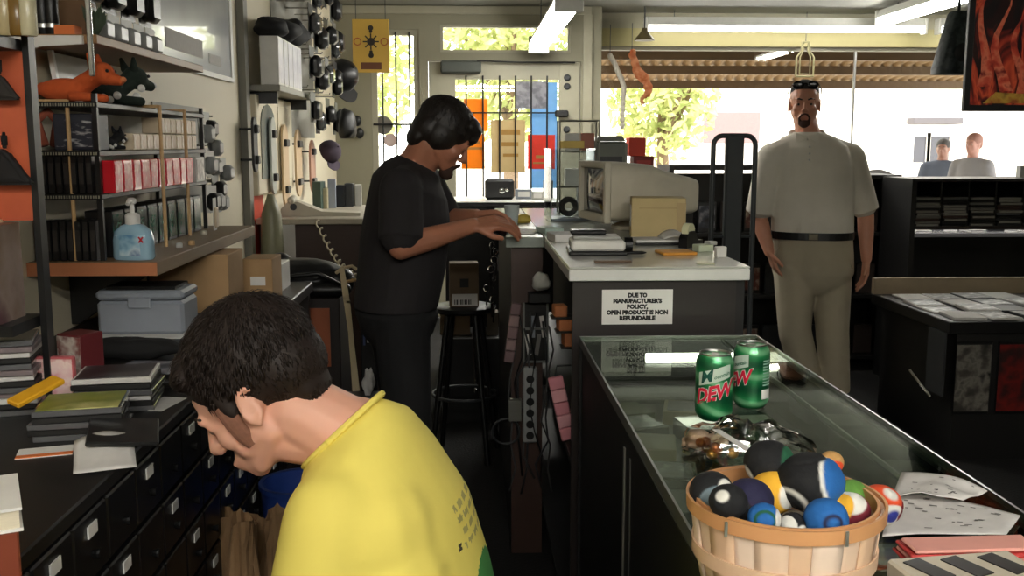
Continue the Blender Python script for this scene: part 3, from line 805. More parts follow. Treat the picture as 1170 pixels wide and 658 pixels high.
# ---- plush toys on the rack
def plush(label, c, rzz, m, m2, sc=1.0, spots=False):
    t = thing('plush_toy', label, 'plush toy', c, rzz)
    mb = MB()
    mb.ell((-.06, 0, .032), (.075, .035, .032)); mb.cap((-.01, 0, .045), .026, (.035, 0, .07), .024); mb.ell((.045, 0, .075), (.036, .03, .03))
    mb.cap((.055, 0, .066), .022, (.095, 0, .055), .013); mb.cap((-.02, .03, .014), .013, (.03, .038, .012), .012); mb.cap((-.02, -.03, .014), .013, (.03, -.038, .012), .012)
    mb.cap((-.12, 0, .04), .014, (-.155, .0, .02), .008)
    for p in mb.v: p *= sc
    link('toy_body', skin(mb, .0035, 4), m, t)
    for s_ in (-1, 1):
        mb = MB(); mb.cap((.03, s_*.018, .098), .011, (.024, s_*.024, .122), .005)
        for p in mb.v: p *= sc
        obj('ear', mb, m, t, smooth=True)
        mb = MB(); mb.ell((.072, s_*.021, .08), .0045)
        for p in mb.v: p *= sc
        obj('eye', mb, M_black, t, smooth=True)
    mb = MB(); mb.ell((.104, 0, .058), (.008, .011, .008))
    for p in mb.v: p *= sc
    obj('muzzle', mb, m2, t, smooth=True)
    if spots:
        R = random.Random(4)
        for k in range(7):
            mb = MB(); a = R.uniform(-1.2, 1.2)
            mb.ell((-.08+k*.02, -.034*math.cos(a*.5), .03+.02*math.sin(a)), (.012, .006, .01))
            for p in mb.v: p *= sc
            obj('white_patch', mb, M_white, t, smooth=True)
    return t
q = at(90, 118, 2.62)
plush('orange plush animal lying on top of the rack', (q.x+.035, 2.58, T3+.0005), -.15, mat('orange_plush', (206, 92, 42), .9, bump=.4, scale=60), mat('pale_orange', (220, 130, 80), .9), .95)
plush('dark green plush animal with white patches beside the orange one', (-.955, 2.82, T3+.0005), 1.0, mat('green_plush', (36, 48, 40), .9, bump=.4, scale=60), M_white, 1.05, True)
plush('black and white plush animal peeking out below rack top', (-.945, 2.715, TZ[1]+.0005), 1.3, mat('black_plush', (20, 20, 22), .9, bump=.4, scale=60), M_white, .5, True)

# ================================================================ LEFT WALL BEYOND THE PILASTER
LZ = 1.745
lg = thing('wall_shelf', 'small grey ledge shelf carrying white packs past the poster', 'shelf', (0, 0, 0))
mb = MB(); mb.bb(XL, -.93, 5.02, 6.1, LZ-.03, LZ, ch=.003); obj('board', mb, mat('grey_ledge', (150, 148, 138), .5), lg)
for y in (5.1, 6.0):
    mb = MB(); mb.bb(XL, -.96, y-.01, y+.01, LZ-.09, LZ-.03); obj('bracket', mb, M_darkgrey, lg)
for k in range(5):
    carton('tall_pack', f'tall white pack on the grey ledge, {ORD[k]} from near end', 'pack', (-.98, 5.09+k*.135, LZ+.0005), (.09, .12, .235), M_white, 'white packs on the ledge', rz_=rnd.uniform(-.03, .03), print_=printmat('white_pack_print', [(228, 226, 230), (214, 212, 220), (236, 234, 236)], 14), side='+x', inset=.06)
# black caps / bags piled on the packs
for k, (y, z, r_) in enumerate(((5.1, LZ+.24, (.09, .12, .05)), (5.33, LZ+.24, (.10, .13, .06)), (5.6, LZ+.24, (.10, .15, .08)))):
    lumpy('knit_hat', f'black cloth cap on the white packs, {ORD[k]} from near end', 'cap', (-.98, y, z), r_, mat('cap_cloth', (24, 24, 26), .8), k+3, amp=.3)
# columns of dark hanging packs
for col_, (y, x) in enumerate(((5.85, -.90), (6.15, -.92), (6.45, -.90), (6.75, -.90), (7.0, -.92))):
    for r_ in range(4):
        z = 2.30-r_*.24-(col_ % 2)*.06
        if z < 1.5: continue
        blister(f'dark hang pack on the wall hooks, column {ORD[col_]} from the ledge, row {ORD[r_]} from top', (x, y, z), [M_bb, mat('smoke_bubble', (74, 76, 76), .15, coat=.6), M_bb][(col_+r_) % 3], 'dark hang packs',
                .13+.06*rnd.random(), .16+.06*rnd.random(), .04+.04*rnd.random(), card=[M_black, mat('dim_card', (96, 96, 90), .5)][(col_*2+r_) % 3 == 0])
mb = MB()
for y in (5.85, 6.15, 6.45, 6.75, 7.0):
    for z in (2.5, 2.26, 2.02, 1.78): mb.tube([(XL, y, z), (-.93, y, z), (-.925, y, z+.012)], .004, 6)
mb.bb(XL+.001, XL+.008, 5.7, 7.15, 1.5, 2.52)
tag(obj('hook_board', mb, mat('grey_pegboard', (150, 148, 138), .6)), 'grey hook board holding the dark hang packs', 'pegboard')
# dark cap and round bag near the corner
def baseball_cap(label, c, rzz, m, s_=1.0):
    t = thing('baseball_cap', label, 'cap', c, rzz, 'caps hanging near the corner', rot=(.3, 1.1, rzz))
    mb = MB(); mb.lathe([(.09*s_, 0), (.092*s_, .03*s_), (.08*s_, .07*s_), (.05*s_, .1*s_), (.01*s_, .115*s_)], n=20); obj('crown', mb, m, t, smooth=True)
    mb = MB(); mb.prism([(.08*s_*math.cos(a), .08*s_*math.sin(a)) for a in [x*.2-.8 for x in range(9)]]+[(.17*s_*math.cos(a)*(.9), .11*s_*math.sin(a)) for a in [.8-x*.2 for x in range(9)]], 0, .006*s_); obj('brim', mb, m, t)
    mb = MB(); mb.ell((0, 0, .116*s_), .008*s_); obj('button', mb, m, t, smooth=True)
c_ = at(382, 84, 6.9); t = baseball_cap('black cap hanging on the wall below the yellow sign side', (-.93, 7.3, c_.z), -.3, M_black, 1.3)
lumpy('round_bag', 'round black bag hanging lowest among the dark packs', 'bag', (-.80, 6.62, at(366, 158, 6.4).z), (.06, .10, .11), M_blackmat, 9, amp=.25)
c_ = at(376, 175, 6.6); baseball_cap('dull purple cap hanging under the black hang packs', (-.95, 6.75, c_.z), -.2, mat('purple_cloth', (70, 60, 72), .9), .85)
# light cupboard front with grey arched mirror below the ledge
cb = thing('wall_cupboard', 'cream wall cupboard with grey arched mirror under the ledge', 'cupboard', (XL, 0, 0))
mb = MB(); mb.bb(.001, .05, 5.02, 6.0, 1.20, 1.70, ch=.006); obj('body', mb, M_cream, cb)
mb = MB(); mb.prism([(5.1, 1.28), (5.45, 1.28), (5.45, 1.56)]+[(5.275+.175*math.cos(a), 1.56+.1*math.sin(a)) for a in (.5, 1.0, 1.57, 2.1, 2.6)]+[(5.1, 1.56)], .051, .056, M=Matrix(((0, 0, 1, 0), (1, 0, 0, 0), (0, 1, 0, 0), (0, 0, 0, 1)))); obj('mirror', mb, mat('grey_mirror', (140, 148, 142), .2, .3), cb)
mb = MB(); mb.bb(.051, .056, 5.55, 5.95, 1.26, 1.66, ch=.002); obj('door', mb, M_cream, cb)
# skate decks hung on the wall
def deck(label, y, z, L_, w_, m, x=-.93, tilt=0):
    t = thing('skate_deck', label, 'skateboard deck', (x, y, z), 0, 'decks hanging on the left wall', rot=(tilt, 0, 0))
    pts = []
    n = 10
    for k in range(n+1): a = PI*k/n; pts.append((w_/2*math.cos(a), L_/2-w_/2+w_/2*math.sin(a)))
    for k in range(n+1): a = PI+PI*k/n; pts.append((w_/2*math.cos(a), -L_/2+w_/2+w_/2*math.sin(a)))
    mb = MB(); mb.prism(pts, -.006, .006, M=Matrix(((0, 0, 1, 0), (1, 0, 0, 0), (0, 1, 0, 0), (0, 0, 0, 1)))); obj('board', mb, m, t)
    for s_ in (-1, 1):
        mb = MB(); mb.tube([(-.069, 0, s_*L_*.28), (-.006, 0, s_*L_*.28)], .006, 6); obj('wall_peg', mb, M_darkgrey, t)
        mb = MB(); mb.box((.012, 0, s_*L_*.28), (.02, w_*.55, .04), ch=.005); obj('truck_pad', mb, M_black, t)
    return t
M_dk = mat('pale_maple', (206, 178, 140), .5, scale=8, stretch=(1, 8, 1)); M_dk2 = mat('grey_deck', (176, 180, 172), .45)
for i, (px, py, Y, L_, w_, m, n_) in enumerate(((291, 165, 5.15, .26, .09, mat('black_deck', (30, 30, 32), .5), 'small black'), (312, 178, 5.75, .40, .13, M_dk2, 'pale grey'), (326, 190, 6.0, .46, .17, M_dk, 'cream'), (341, 186, 6.5, .40, .20, M_dk, 'tan'), (357, 190, 6.9, .34, .2, mat('pinkish_deck', (190, 140, 116), .5), 'pinkish'))):
    c_ = atx(px, py, -1.03)
    deck(f'{n_} skate deck hanging on the left wall', c_.y, c_.z, L_, w_, m, -1.03)
# red-orange poster strip low on the wall, and olive clothing bag
mb = MB(); mb.bb(XL+.001, XL+.006, 5.0, 5.32, .78, 1.24); tag(obj('poster', mb, mat('red_orange_print', (206, 70, 40), .5, scale=5)), 'red-orange poster strip low on the wall past the cream panel', 'poster')
mb = MB(); mb.loft([((0, 0, 0), (.05, 0, 0), (0, .05, 0)), ((0, 0, .25), (.06, 0, 0), (0, .06, 0)), ((0, 0, .45), (.05, 0, 0), (0, .05, 0)), ((0, 0, .55), (.015, 0, 0), (0, .03, 0))], 16)
c_ = at(312, 300, 5.3); tag(obj('garment_bag', mb, mat('olive_vinyl', (128, 126, 100), .4), None, (XL+.11, 5.0, .66), smooth=True), 'olive vinyl bag hanging beside the red-orange poster', 'bag')
# ---- desk in the corner with white machine
DKZ = 1.08
dk = thing('desk', 'brown panelled desk beyond the cream wall', 'desk', (0, 0, 0))
mb = MB(); mb.bb(-1.09, -.44, 5.1, 6.3, DKZ-.03, DKZ, ch=.004); obj('top', mb, mat('grey_desk_top', (176, 168, 150), .5), dk)
mb = MB(); mb.bb(-.90, -.47, 5.14, 5.17, .1, DKZ-.03); obj('front_panel', mb, M_brownlam, dk)
mb = MB(); mb.bb(-.50, -.47, 5.17, 6.26, .0, DKZ-.03); obj('side_panel', mb, M_brownlam, dk)
mb = MB(); mb.bb(-1.08, -1.05, 5.14, 6.26, .0, DKZ-.03); obj('side_panel', mb, M_brownlam, dk)
c_ = at(345, 245, 5.3)
ph = thing('telephone', 'cream telephone machine on the brown desk', 'telephone', (c_.x, 5.35, DKZ+.0005), .1)
mb = MB(); mb.prism([(-.11, 0), (.30, 0), (.30, .015), (.10, .025), (-.02, .075), (-.07, .08), (-.11, .04)], -.09, .09, M=Matrix.Rotation(PI/2, 4, 'X')); obj('body', mb, M_beige, ph)
mb = MB(); mb.cap((-.055, -.1, .085), .02, (-.055, .08, .085), .02); obj('handset', mb, M_beige, ph, smooth=True)
mb = MB(); mb.lathe([(.018, 0), (.018, .004)], (-.045, -.0895, .05), 12, R=rx(PI/2)); obj('dial', mb, M_darkgrey, ph)
# papers, books and cups at the back of the desk
for i, (px, Y, h_, w_, m, n_) in enumerate(((365, 5.9, .16, .05, mat('green_book', (70, 90, 80), .5), 'grey-green book'), (371, 5.95, .12, .05, mat('cream_book', (206, 196, 160), .5), 'cream book'), (380, 6.0, .17, .045, mat('blue_grey_book', (150, 160, 176), .5), 'blue-grey book'), (390, 6.1, .13, .06, M_black, 'black book'), (400, 6.15, .14, .05, M_darkgrey, 'dark grey book'), (410, 6.2, .13, .04, M_ltgrey, 'pale book'))):
    c_ = at(px, 240, Y); carton('book', f'{n_} standing at the back of the brown desk', 'book', (min(c_.x, -.47), Y, DKZ+.0005), (w_, .11, h_), m, rz_=.1*(i % 3-1))
# coiled cord
pts = []
A = at(362, 252, 5.05); B = at(410, 318, 4.4)
for k in range(90):
    u = k/89; p = A.lerp(B, u); p.z -= .09*math.sin(u*PI)*.6
    pts.append(p+Vector((.011*math.cos(u*70), 0, .011*math.sin(u*70))))
tag(obj('telephone_lead', MB().tube(pts, .0045, 5), mat('cream_cord', (196, 184, 156), .5), smooth=True), 'cream coiled telephone cord sagging from the desk', 'cord')
# ---- black leather bag on brown crate, straps, binder
cr = thing('crate', 'reddish brown wooden crate under the black bag', 'crate', (at(350, 400, 4.0).x, 4.15, 0))
mb = MB(); mb.bb(-.2, .14, -.16, .16, .0, .84, ch=.004); obj('body', mb, M_darkwood, cr)
mb = MB(); mb.bb(-.02, .10, -.164, -.158, .56, .80); obj('panel', mb, mat('orange_brown_panel', (150, 80, 46), .5), cr)
mb = MB(); mb.cap((-.22, 0, .06), .06, (.16, -.02, .055), .055); mb.ell((-.02, 0, .08), (.2, .12, .07)); mb.cap((-.24, .02, .05), .05, (-.1, .03, .12), .05); mb.cap((-.2, -.1, .03), .03, (.18, -.1, .03), .028)
bg_ = thing('leather_bag', 'lumpy black leather bag on the crate behind the seated man', 'bag', (cr.location.x-.02, 4.12, .842))
me = skin(mb, .008, 3)
zm = min(v.co.z for v in me.vertices)
for v in me.vertices: v.co.z -= zm
link('bag_body', me, mat('black_leather', (22, 22, 23), .35, bump=.3, scale=25), bg_)
mb = MB(); mb.tube([(-.1, -.13, .04), (-.03, -.15, .09), (.08, -.14, .1), (.17, -.13, .05)], .009, 8); obj('handle', mb, M_black, bg_, smooth=True)
mb = MB(); mb.tube([(.17, -.13, .06), (.22, -.12, .07)], .007, 6); mb.tube([(.21, -.12, .072), (.25, -.12, .066)], .006, 6); obj('buckle', mb, M_tan, bg_)
A = at(392, 306, 3.9)
def strap(label, px, seed):
    R = random.Random(seed); mb = MB(); w_ = .007
    pts = [at(px[k][0], px[k][1], 3.9-.01*seed) for k in range(len(px))]
    for k in range(len(pts)-1):
        d_ = pts[k+1]-pts[k]; mid = (pts[k]+pts[k+1])/2
        ang = math.atan2(d_.x, -d_.z)
        mb.box(mid, (w_*2, .003, d_.length*1.06), ry(-ang) if True else None)
    return tag(obj('strap', mb, mat('beige_webbing', (196, 180, 146), .8)), label, 'strap', 'beige straps')
strap('beige webbing strap hanging behind the seated man, left one', [(390, 308), (394, 340), (400, 380), (403, 420), (405, 450)], 1)
strap('beige webbing strap hanging nearer the binder, right one', [(391, 306), (398, 345), (403, 395), (409, 445)], 3)
mb = MB(); mb.tube([at(384, 312, 3.9), at(392, 306, 3.89), at(402, 304, 3.9), at(408, 308, 3.9)], .007, 6)
tag(obj('strap_knot', mb, mat('beige_webbing', (196, 180, 146), .8)), 'knotted beige cord end at the top of the straps', 'cord')
bn = thing('binder_holder', 'upright black holder with white and blue papers behind the seated man', 'holder', (at(420, 400, 3.8).x, 3.85, 0))
z1, z0 = at(420, 318, 3.8).z, at(420, 402, 3.8).z
mb = MB(); mb.bb(-.03, .03, -.015, .04, 0, z1, ch=.004); obj('body', mb, M_black, bn)
mb = MB(); mb.bb(-.005, .013, -.019, -.0155, z0+.03, z1-.03); obj('white_sheet', mb, M_paper, bn)
mb = MB(); mb.bb(-.02, -.012, -.019, -.0155, z0+.02, z1-.04); obj('blue_strip', mb, mat('slate_blue', (80, 96, 140), .5), bn)
mb = MB(); mb.bb(.022, .026, -.019, -.0155, z0+.07, z1-.05); obj('brown_strip', mb, M_brownlam, bn)
lumpy('crumpled_paper', 'crumpled grey paper wedged beside the black holder', 'paper', (at(423, 440, 3.8).x, 3.75, at(423, 445, 3.8).z-.02), (.02, .02, .05), M_newsprint, 5, amp=.6, flat=False)
mb = MB(); mb.bb(-.12, .1, -.1, .1, 0, .5, ch=.01); tag(obj('floor_box', mb, M_black, None, (at(423, 440, 3.8).x-.02, 3.72, 0)), 'black box on the floor under the crumpled paper', 'box')

# ================================================================ FRONT WALL DRESSING
ys = thing('hanging_sign', 'yellow square sign with black emblem hanging by the corner', 'sign', (at(424, 52, 7.7).x, 7.7, at(424, 83, 7.7).z))
wS = at(445, 52, 7.7).x-at(403, 52, 7.7).x; hS = at(424, 22, 7.7).z-at(424, 83, 7.7).z
mb = MB(); mb.bb(-wS/2, wS/2, -.012, .012, 0, hS, ch=.003); obj('board', mb, mat('mustard_sign', (186, 150, 62), .55, var=.1, scale=6), ys)
em = MB()
def blobz(x, z, r_): em.lathe([(r_, 0), (r_, .0015)], (x, -.0125, z), 12, R=rx(PI/2))
cz = hS*.58
blobz(0, cz, .03)
for a in range(8): em.box((.045*math.cos(a*PI/4), -.0132, cz+.045*math.sin(a*PI/4)), (.03, .0014, .01), ry(-a*PI/4))
for s_ in (1, -1): blobz(0, cz+s_*.10, .02); blobz(0, cz+s_*.075, .013)
obj('emblem', em, mat('sign_black', (40, 32, 20), .6), ys)
em = MB()
for (x, m_) in ((-.10, 0), (.10, 1)):
    for a in range(10):
        a0 = a*PI/5; em.box((x+.025*math.cos(a0), -.0132, cz+.025*math.sin(a0)), (.008, .0014, .017), ry(-a0))
obj('rosette', em, mat('sign_rust', (150, 80, 40), .6), ys)
mb = MB(); mb.bb(-wS*.28, wS*.28, -.0135, -.012, hS*.06, hS*.19); obj('caption_plate', mb, mat('sign_brown', (90, 50, 24), .6), ys)
for s_ in (-1, 1):
    mb = MB(); mb.tube([(s_*wS*.4, 0, hS-.005), (s_*wS*.4, 0, ZC-ys.location.z)], .003, 5); obj('cord', mb, M_darkgrey, ys)
# stickers on side window
for (px, py, r_, m, n_) in ((438, 143, .075, mat('grey_sticker', (112, 108, 100), .6), 'round grey sticker'), (446, 160, .055, mat('pale_sticker', (206, 190, 186), .6, trans=.4), 'round pale sticker')):
    c_ = at(px, py, YD+.03); tag(obj('sticker', MB().lathe([(r_, 0), (r_, .002)], n=24, R=rx(PI/2)), m, None, (c_.x, YD+.043, c_.z)), n_+' on the narrow side window', 'sticker')
# posters on the door glass
def poster(label, x0, y0, x1, y1, m, extra=None, dy=0.0):
    A = at(x0, y0, YD+.03); B = at(x1, y1, YD+.03)
    o = tag(obj('poster', MB().bb(A.x, B.x, -.0008, .0008, B.z, A.z), m, None, (0, YD+.036-dy, 0)), label, 'poster', 'posters taped inside the door glass')
    if extra:
        mb = MB()
        for (u0, u1, v0, v1) in extra:
            mb.bb(A.x+(B.x-A.x)*u0, A.x+(B.x-A.x)*u1, -.0016, -.0009, B.z+(A.z-B.z)*v0, B.z+(A.z-B.z)*v1)
        obj('printed_marks', mb, mat('brown_ink', (176, 136, 70), .7, trans=.4), o)
    return o
T_or = mat('orange_paper', (240, 160, 20), .6, trans=.5, var=.06); T_tan = mat('tan_paper', (206, 186, 140), .7, trans=.4)
poster('orange flyer on the door glass, upper one', 530, 113, 557, 150, T_or)
poster('orange flyer on the door glass with text marks, lower one', 527, 153, 554, 193, T_or, [(.2, .8, .72, .8), (.1, .9, .55, .62)])
poster('large tan poster in the middle of the door glass', 561, 137, 600, 197, T_tan, [(.3, .85, .72, .82), (.3, .8, .5, .58), (.35, .8, .3, .36)])
poster('grey photograph sheet at the top right of the door glass', 589, 93, 626, 124, mat('grey_sheet', (170, 168, 176), .6, c2=(130, 130, 136), scale=16, trans=.4))
poster('bright red poster at the right of the door glass', 603, 154, 634, 193, mat('red_paper', (226, 60, 40), .6, trans=.45), [(.3, .8, .3, .4), (.2, .7, .15, .2)])
poster('tall pale blue poster strip behind the red one', 606, 94, 636, 215, mat('pale_blue_paper', (150, 196, 232), .6, trans=.6), dy=-.003)
# small things hung on the wall left of side window
for (px, py, n_) in ((408, 138, 'dark round hook knob on the wall under the yellow sign'), (411, 152, 'dark round bell hanging under the hook knob')):
    c_ = at(px, py, YD-.03); tag(obj('door_bell', MB().ell((0, 0, 0), (.035, .03, .045)), M_bar, None, (c_.x, YD-.032, c_.z), smooth=True), n_, 'knob')

# ---- front counter before the door with black radio
FZ = 1.12
fc = thing('counter', 'white-topped dark counter standing before the door', 'counter', (0, 0, 0))
FX0, FX1, FY0, FY1 = at(505, 232, 6.0).x, at(640, 232, 6.0).x, 5.9, 6.5
mb = MB(); mb.bb(FX0, FX1, FY0, FY1, FZ-.03, FZ, ch=.004); obj('top', mb, mat('white_laminate', (222, 222, 216), .25), fc)
mb = MB(); mb.bb(FX0+.02, FX1-.02, FY0+.03, FY1-.02, 0, FZ-.03); obj('body', mb, M_blackmat, fc)
mb = MB(); mb.bb(FX0, FX1, FY0-.004, FY0+.002, FZ-.028, FZ-.006); obj('edge_band', mb, M_black, fc)
c_ = at(571, 227, 6.1)
rd = thing('radio', 'small black radio with round dials on the front counter', 'radio', (c_.x, 6.15, FZ+.0005))
mb = MB(); mb.bb(-.09, .09, -.035, .035, 0, .125, ch=.015); obj('case', mb, M_black, rd)
for (x, z, r_) in ((.015, .055, .018), (.045, .06, .012)):
    mb = MB(); mb.lathe([(r_, 0), (r_, .008), (r_*.7, .01)], (x, -.0345, z), 14, R=rx(PI/2)); obj('dial', mb, M_chrome, rd, smooth=40)
for k, (px, Y, s_, m, n_) in enumerate(((598, 6.2, (.10, .08, .06), M_grey, 'grey carton'), (614, 6.1, (.07, .06, .05), M_ltgrey, 'pale carton'), (626, 6.3, (.06, .06, .11), M_darkgrey, 'dark grey canister box'))):
    c_ = at(px, 230, Y); carton('carton', f'{n_} beside the black radio on the front counter', 'box', (c_.x, Y, FZ+.0005), s_, m, print_=M_paper, inset=.3)
# ================================================================ WHITE-TOPPED COUNTER
WZ = 1.14
WX0, WX1, WY0, WY1 = .252, .722, 2.525, 4.95
M_wtop = mat('white_counter_top', (196, 196, 188), .16, var=.04, scale=3)
wc = thing('counter', 'dark counter with white top and paper notice behind the glass case', 'counter', (0, 0, 0))
mb = MB(); mb.bb(WX0, WX1, WY0, WY1, WZ-.006, WZ, ch=.002); obj('top', mb, M_wtop, wc)
mb = MB(); mb.bb(WX0, WX1, WY0, WY1, WZ-.036, WZ-.0065, ch=.002); obj('edge_band', mb, mat('white_edge', (226, 226, 222), .35), wc)
mb = MB(); mb.bb(WX0+.012, WX1-.03, WY0+.02, WY0+.04, 0, WZ-.036); obj('front_panel', mb, M_darkwood, wc)
mb = MB(); mb.bb(WX1-.05, WX1-.03, WY0+.04, WY1-.02, 0, WZ-.036); obj('customer_panel', mb, M_darkwood, wc)
mb = MB(); mb.bb(WX1-.035, WX1-.005, WY0+.03, WY0+.06, 0, WZ-.036); obj('corner_post', mb, M_blackmat, wc)
mb = MB(); mb.bb(WX0+.16, WX0+.18, WY0+.04, WY1-.02, 0, WZ-.036); obj('inner_panel', mb, M_blackmat, wc)
for z in (.12, .62):
    mb = MB(); mb.bb(WX0+.012, WX0+.16, WY0+.04, WY1-.02, z-.02, z); obj('shelf', mb, M_blackmat, wc)
# paper notice
A = at(688, 331, WY0+.018); B = at(768, 370, WY0+.018)
nt_ = thing('notice', 'white paper notice with bold black capitals on the counter front', 'sign', ((A.x+B.x)/2, WY0+.019, (A.z+B.z)/2))
sw, sh_ = B.x-A.x, A.z-B.z
mb = MB(); mb.bb(-sw/2, sw/2, -.0016, 0, -sh_/2, sh_/2); obj('sheet', mb, M_paper, nt_)
M_ink = mat('black_ink', (18, 18, 18), .6, var=.02)
for k, line in enumerate(('DUE TO', "MANUFACTURER'S", 'POLICY,', 'OPEN PRODUCT IS NON', 'REFUNDABLE')):
    zc_ = sh_*(.335-.165*k)
    Mx = Matrix.Translation((0, -.0022, zc_)) @ Matrix.Rotation(PI/2, 4, 'X')
    tm = textmesh(line, .0150, Mx, offset=.0011, depth=.0003)
    wx = max(v.x for v in tm.v)-min(v.x for v in tm.v)
    for v in tm.v: v.x *= sw*(.27, .69, .30, .87, .51)[k]/wx
    obj('text_line', tm, M_ink, nt_)
# ---- widened return of the counter, brown
rc = thing('counter', 'brown counter end stepping out beside the white-topped counter', 'counter', (0, 0, 0))
RX_0, RY_0 = .12, 3.38
mb = MB(); mb.bb(RX_0, WX0-.002, RY_0, WY1, WZ-.036, WZ, ch=.002); obj('top', mb, mat('grey_green_top', (150, 158, 150), .25), rc)
mb = MB(); mb.bb(RX_0+.02, WX0-.004, RY_0+.02, RY_0+.04, 0, WZ-.036); obj('front_panel', mb, M_brownlam, rc)
mb = MB(); mb.bb(RX_0+.02, RX_0+.04, RY_0+.04, WY1, 0, WZ-.036); obj('side_panel', mb, M_blackmat, rc)
# ---- things on the white top
q = atz(683, 292, WZ)
o = thing('terminal', 'white and black card terminal printer at the counter front left', 'terminal', (q.x+.005, q.y+.05, WZ+.0005), -.04)
mb = MB(); mb.bb(-.085, .08, -.06, .1, 0, .012, ch=.003); obj('base', mb, M_black, o)
mb = MB(); mb.bb(-.078, .075, -.056, .095, .0125, .042, ch=.006); obj('body', mb, M_white, o)
mb = MB(); mb.bb(-.07, .065, -.02, .09, .0425, .05, ch=.003); obj('tray', mb, M_ltgrey, o)
mb = MB(); mb.bb(-.075, .03, .04, .09, .051, .064, ch=.004); obj('paper_cover', mb, M_black, o)
mb = MB(); mb.lathe([(.022, -.012), (.022, .012)], (.088, .0, .026), 16, R=ry(PI/2)); obj('side_wheel', mb, M_black, o, smooth=40)
q = atz(700, 300, WZ)
carton('ruler', 'brown wooden ruler lying at the counter front', 'ruler', (q.x, q.y, WZ+.0005), (.10, .022, .006), mat('brown_ruler', (104, 84, 66), .5))
q = atz(722, 291, WZ)
tag(obj('pen', MB().tube([(-.045, 0, .005), (.03, .003, .005), (.042, .004, .005)], [.005, .005, .0015], 8), M_black, None, (q.x, q.y, WZ+.0005), smooth=50), 'black pen lying between ruler and orange envelope', 'pen')
q = atz(772, 290, WZ)
carton('envelope', 'orange envelope lying on the white counter top', 'envelope', (q.x, q.y, WZ+.0005), (.10, .09, .008), mat('orange_envelope', (226, 158, 62), .6), rz_=.1)
q = atz(756, 279, WZ)
o = thing('ledger', 'black ledger with loose white sheets in front of the cream box', 'ledger', (q.x, q.y+.03, WZ+.0005), .02)
mb = MB(); mb.bb(-.09, .09, -.07, .05, 0, .008, ch=.002); obj('cover', mb, M_black, o)
mb = MB(); mb.bb(-.088, .085, -.068, .05, .0085, .016); obj('page_block', mb, M_paper, o)
mb = MB(); mb.grid(lambda u, v: (-.0+.09*u, -.06+.1*v, .019+.022*(1-(2*u-1)**2)*(.4+.6*v)), 8, 4); sh = obj('loose_sheet', mb, M_paper, o, smooth=True); sh.modifiers.new('t', 'SOLIDIFY').thickness = .0008
q = atz(748, 271, WZ)
cbx = thing('cardboard_box', 'cream cardboard box on the counter before the monitor', 'box', (at(748, 272, 3.32).x, 3.36, WZ+.0005), -.12)
mb = MB(); mb.bb(-.075, .105, -.06, .07, 0, .135, ch=.002); obj('carton', mb, mat('cream_card', (196, 176, 126), .7), cbx)
mb = MB(); mb.bb(-.05, .08, -.062, -.059, .10, .104); mb.bb(.075, .105, -.062, -.059, .0, .12); obj('tape', mb, mat('tan_tape', (180, 156, 106), .4), cbx)
mb = MB(); mb.bb(-.0766, -.0745, -.04, .04, .04, .11); obj('side_label', mb, M_paper, cbx)
for i, (px, py, s_, m, n_, a) in enumerate(((806, 302, (.045, .028, .003), mat('pale_yellow_note', (226, 226, 196), .6), 'pale yellow note pad', 0), (823, 294, (.03, .02, .03), M_white, 'white correction bottle carton', .2), (803, 287, (.05, .04, .02), mat('mint_card', (196, 206, 180), .6), 'pale mint carton', .3), (812, 280, (.03, .03, .012), M_ltgrey, 'grey eraser', .5))):
    q = atz(px, py, WZ); carton('desk_item', f'{n_} at the right edge of the white counter', 'stationery', (q.x, q.y, WZ+.0005), s_, m, rz_=a)
q = atz(790, 283, WZ)
tp = thing('tape_dispenser', 'black tape dispenser with pale roll near the counter edge', 'tape dispenser', (q.x, q.y+.02, WZ+.0005), .9)
mb = MB(); mb.prism([(-.05, 0), (.06, 0), (.06, .02), (.03, .02), (.0, .05), (-.03, .05), (-.05, .03)], -.014, .014, M=Matrix.Rotation(PI/2, 4, 'X')); obj('body', mb, M_black, tp)
mb = MB(); mb.lathe([(.024, -.011), (.024, .011)], (-.015, 0, .05), 18, R=rx(PI/2)); obj('tape_roll', mb, mat('pale_tape', (226, 226, 186), .4), tp, smooth=40)
q = atz(652, 288, WZ)
carton('paper_pad', 'white note pad at the left edge of the white counter', 'note pad', (WX0+.05, 3.25, WZ+.0005), (.08, .12, .025), M_paper, rz_=.15)
carton('paper_pad', 'mint green pad farther back at the left counter edge', 'note pad', (WX0+.03, 3.55, WZ+.0005), (.07, .10, .02), mat('mint_pad', (176, 196, 186), .5), rz_=.3)
carton('paper_pad', 'white slip sheets on the brown counter end', 'paper', (.19, 3.55, WZ+.0005), (.09, .13, .008), M_paper, rz_=-.2)
cup = thing('cup', 'clear cup standing on the brown counter end', 'cup', (.16, 3.85, WZ+.0005))
mb = MB(); mb.lathe([(.022, 0), (.03, .08), (.0285, .08), (.021, .003)], n=18, close=False); obj('glass_wall', mb, mat('milky_plastic', (176, 186, 186), .2), cup, smooth=50)
lumpy('yellow_pouch', 'small yellow pouch behind the cup', 'pouch', (.21, 4.0, WZ+.0005), (.035, .025, .02), mat('yellow_pouch', (206, 180, 80), .6), 3)
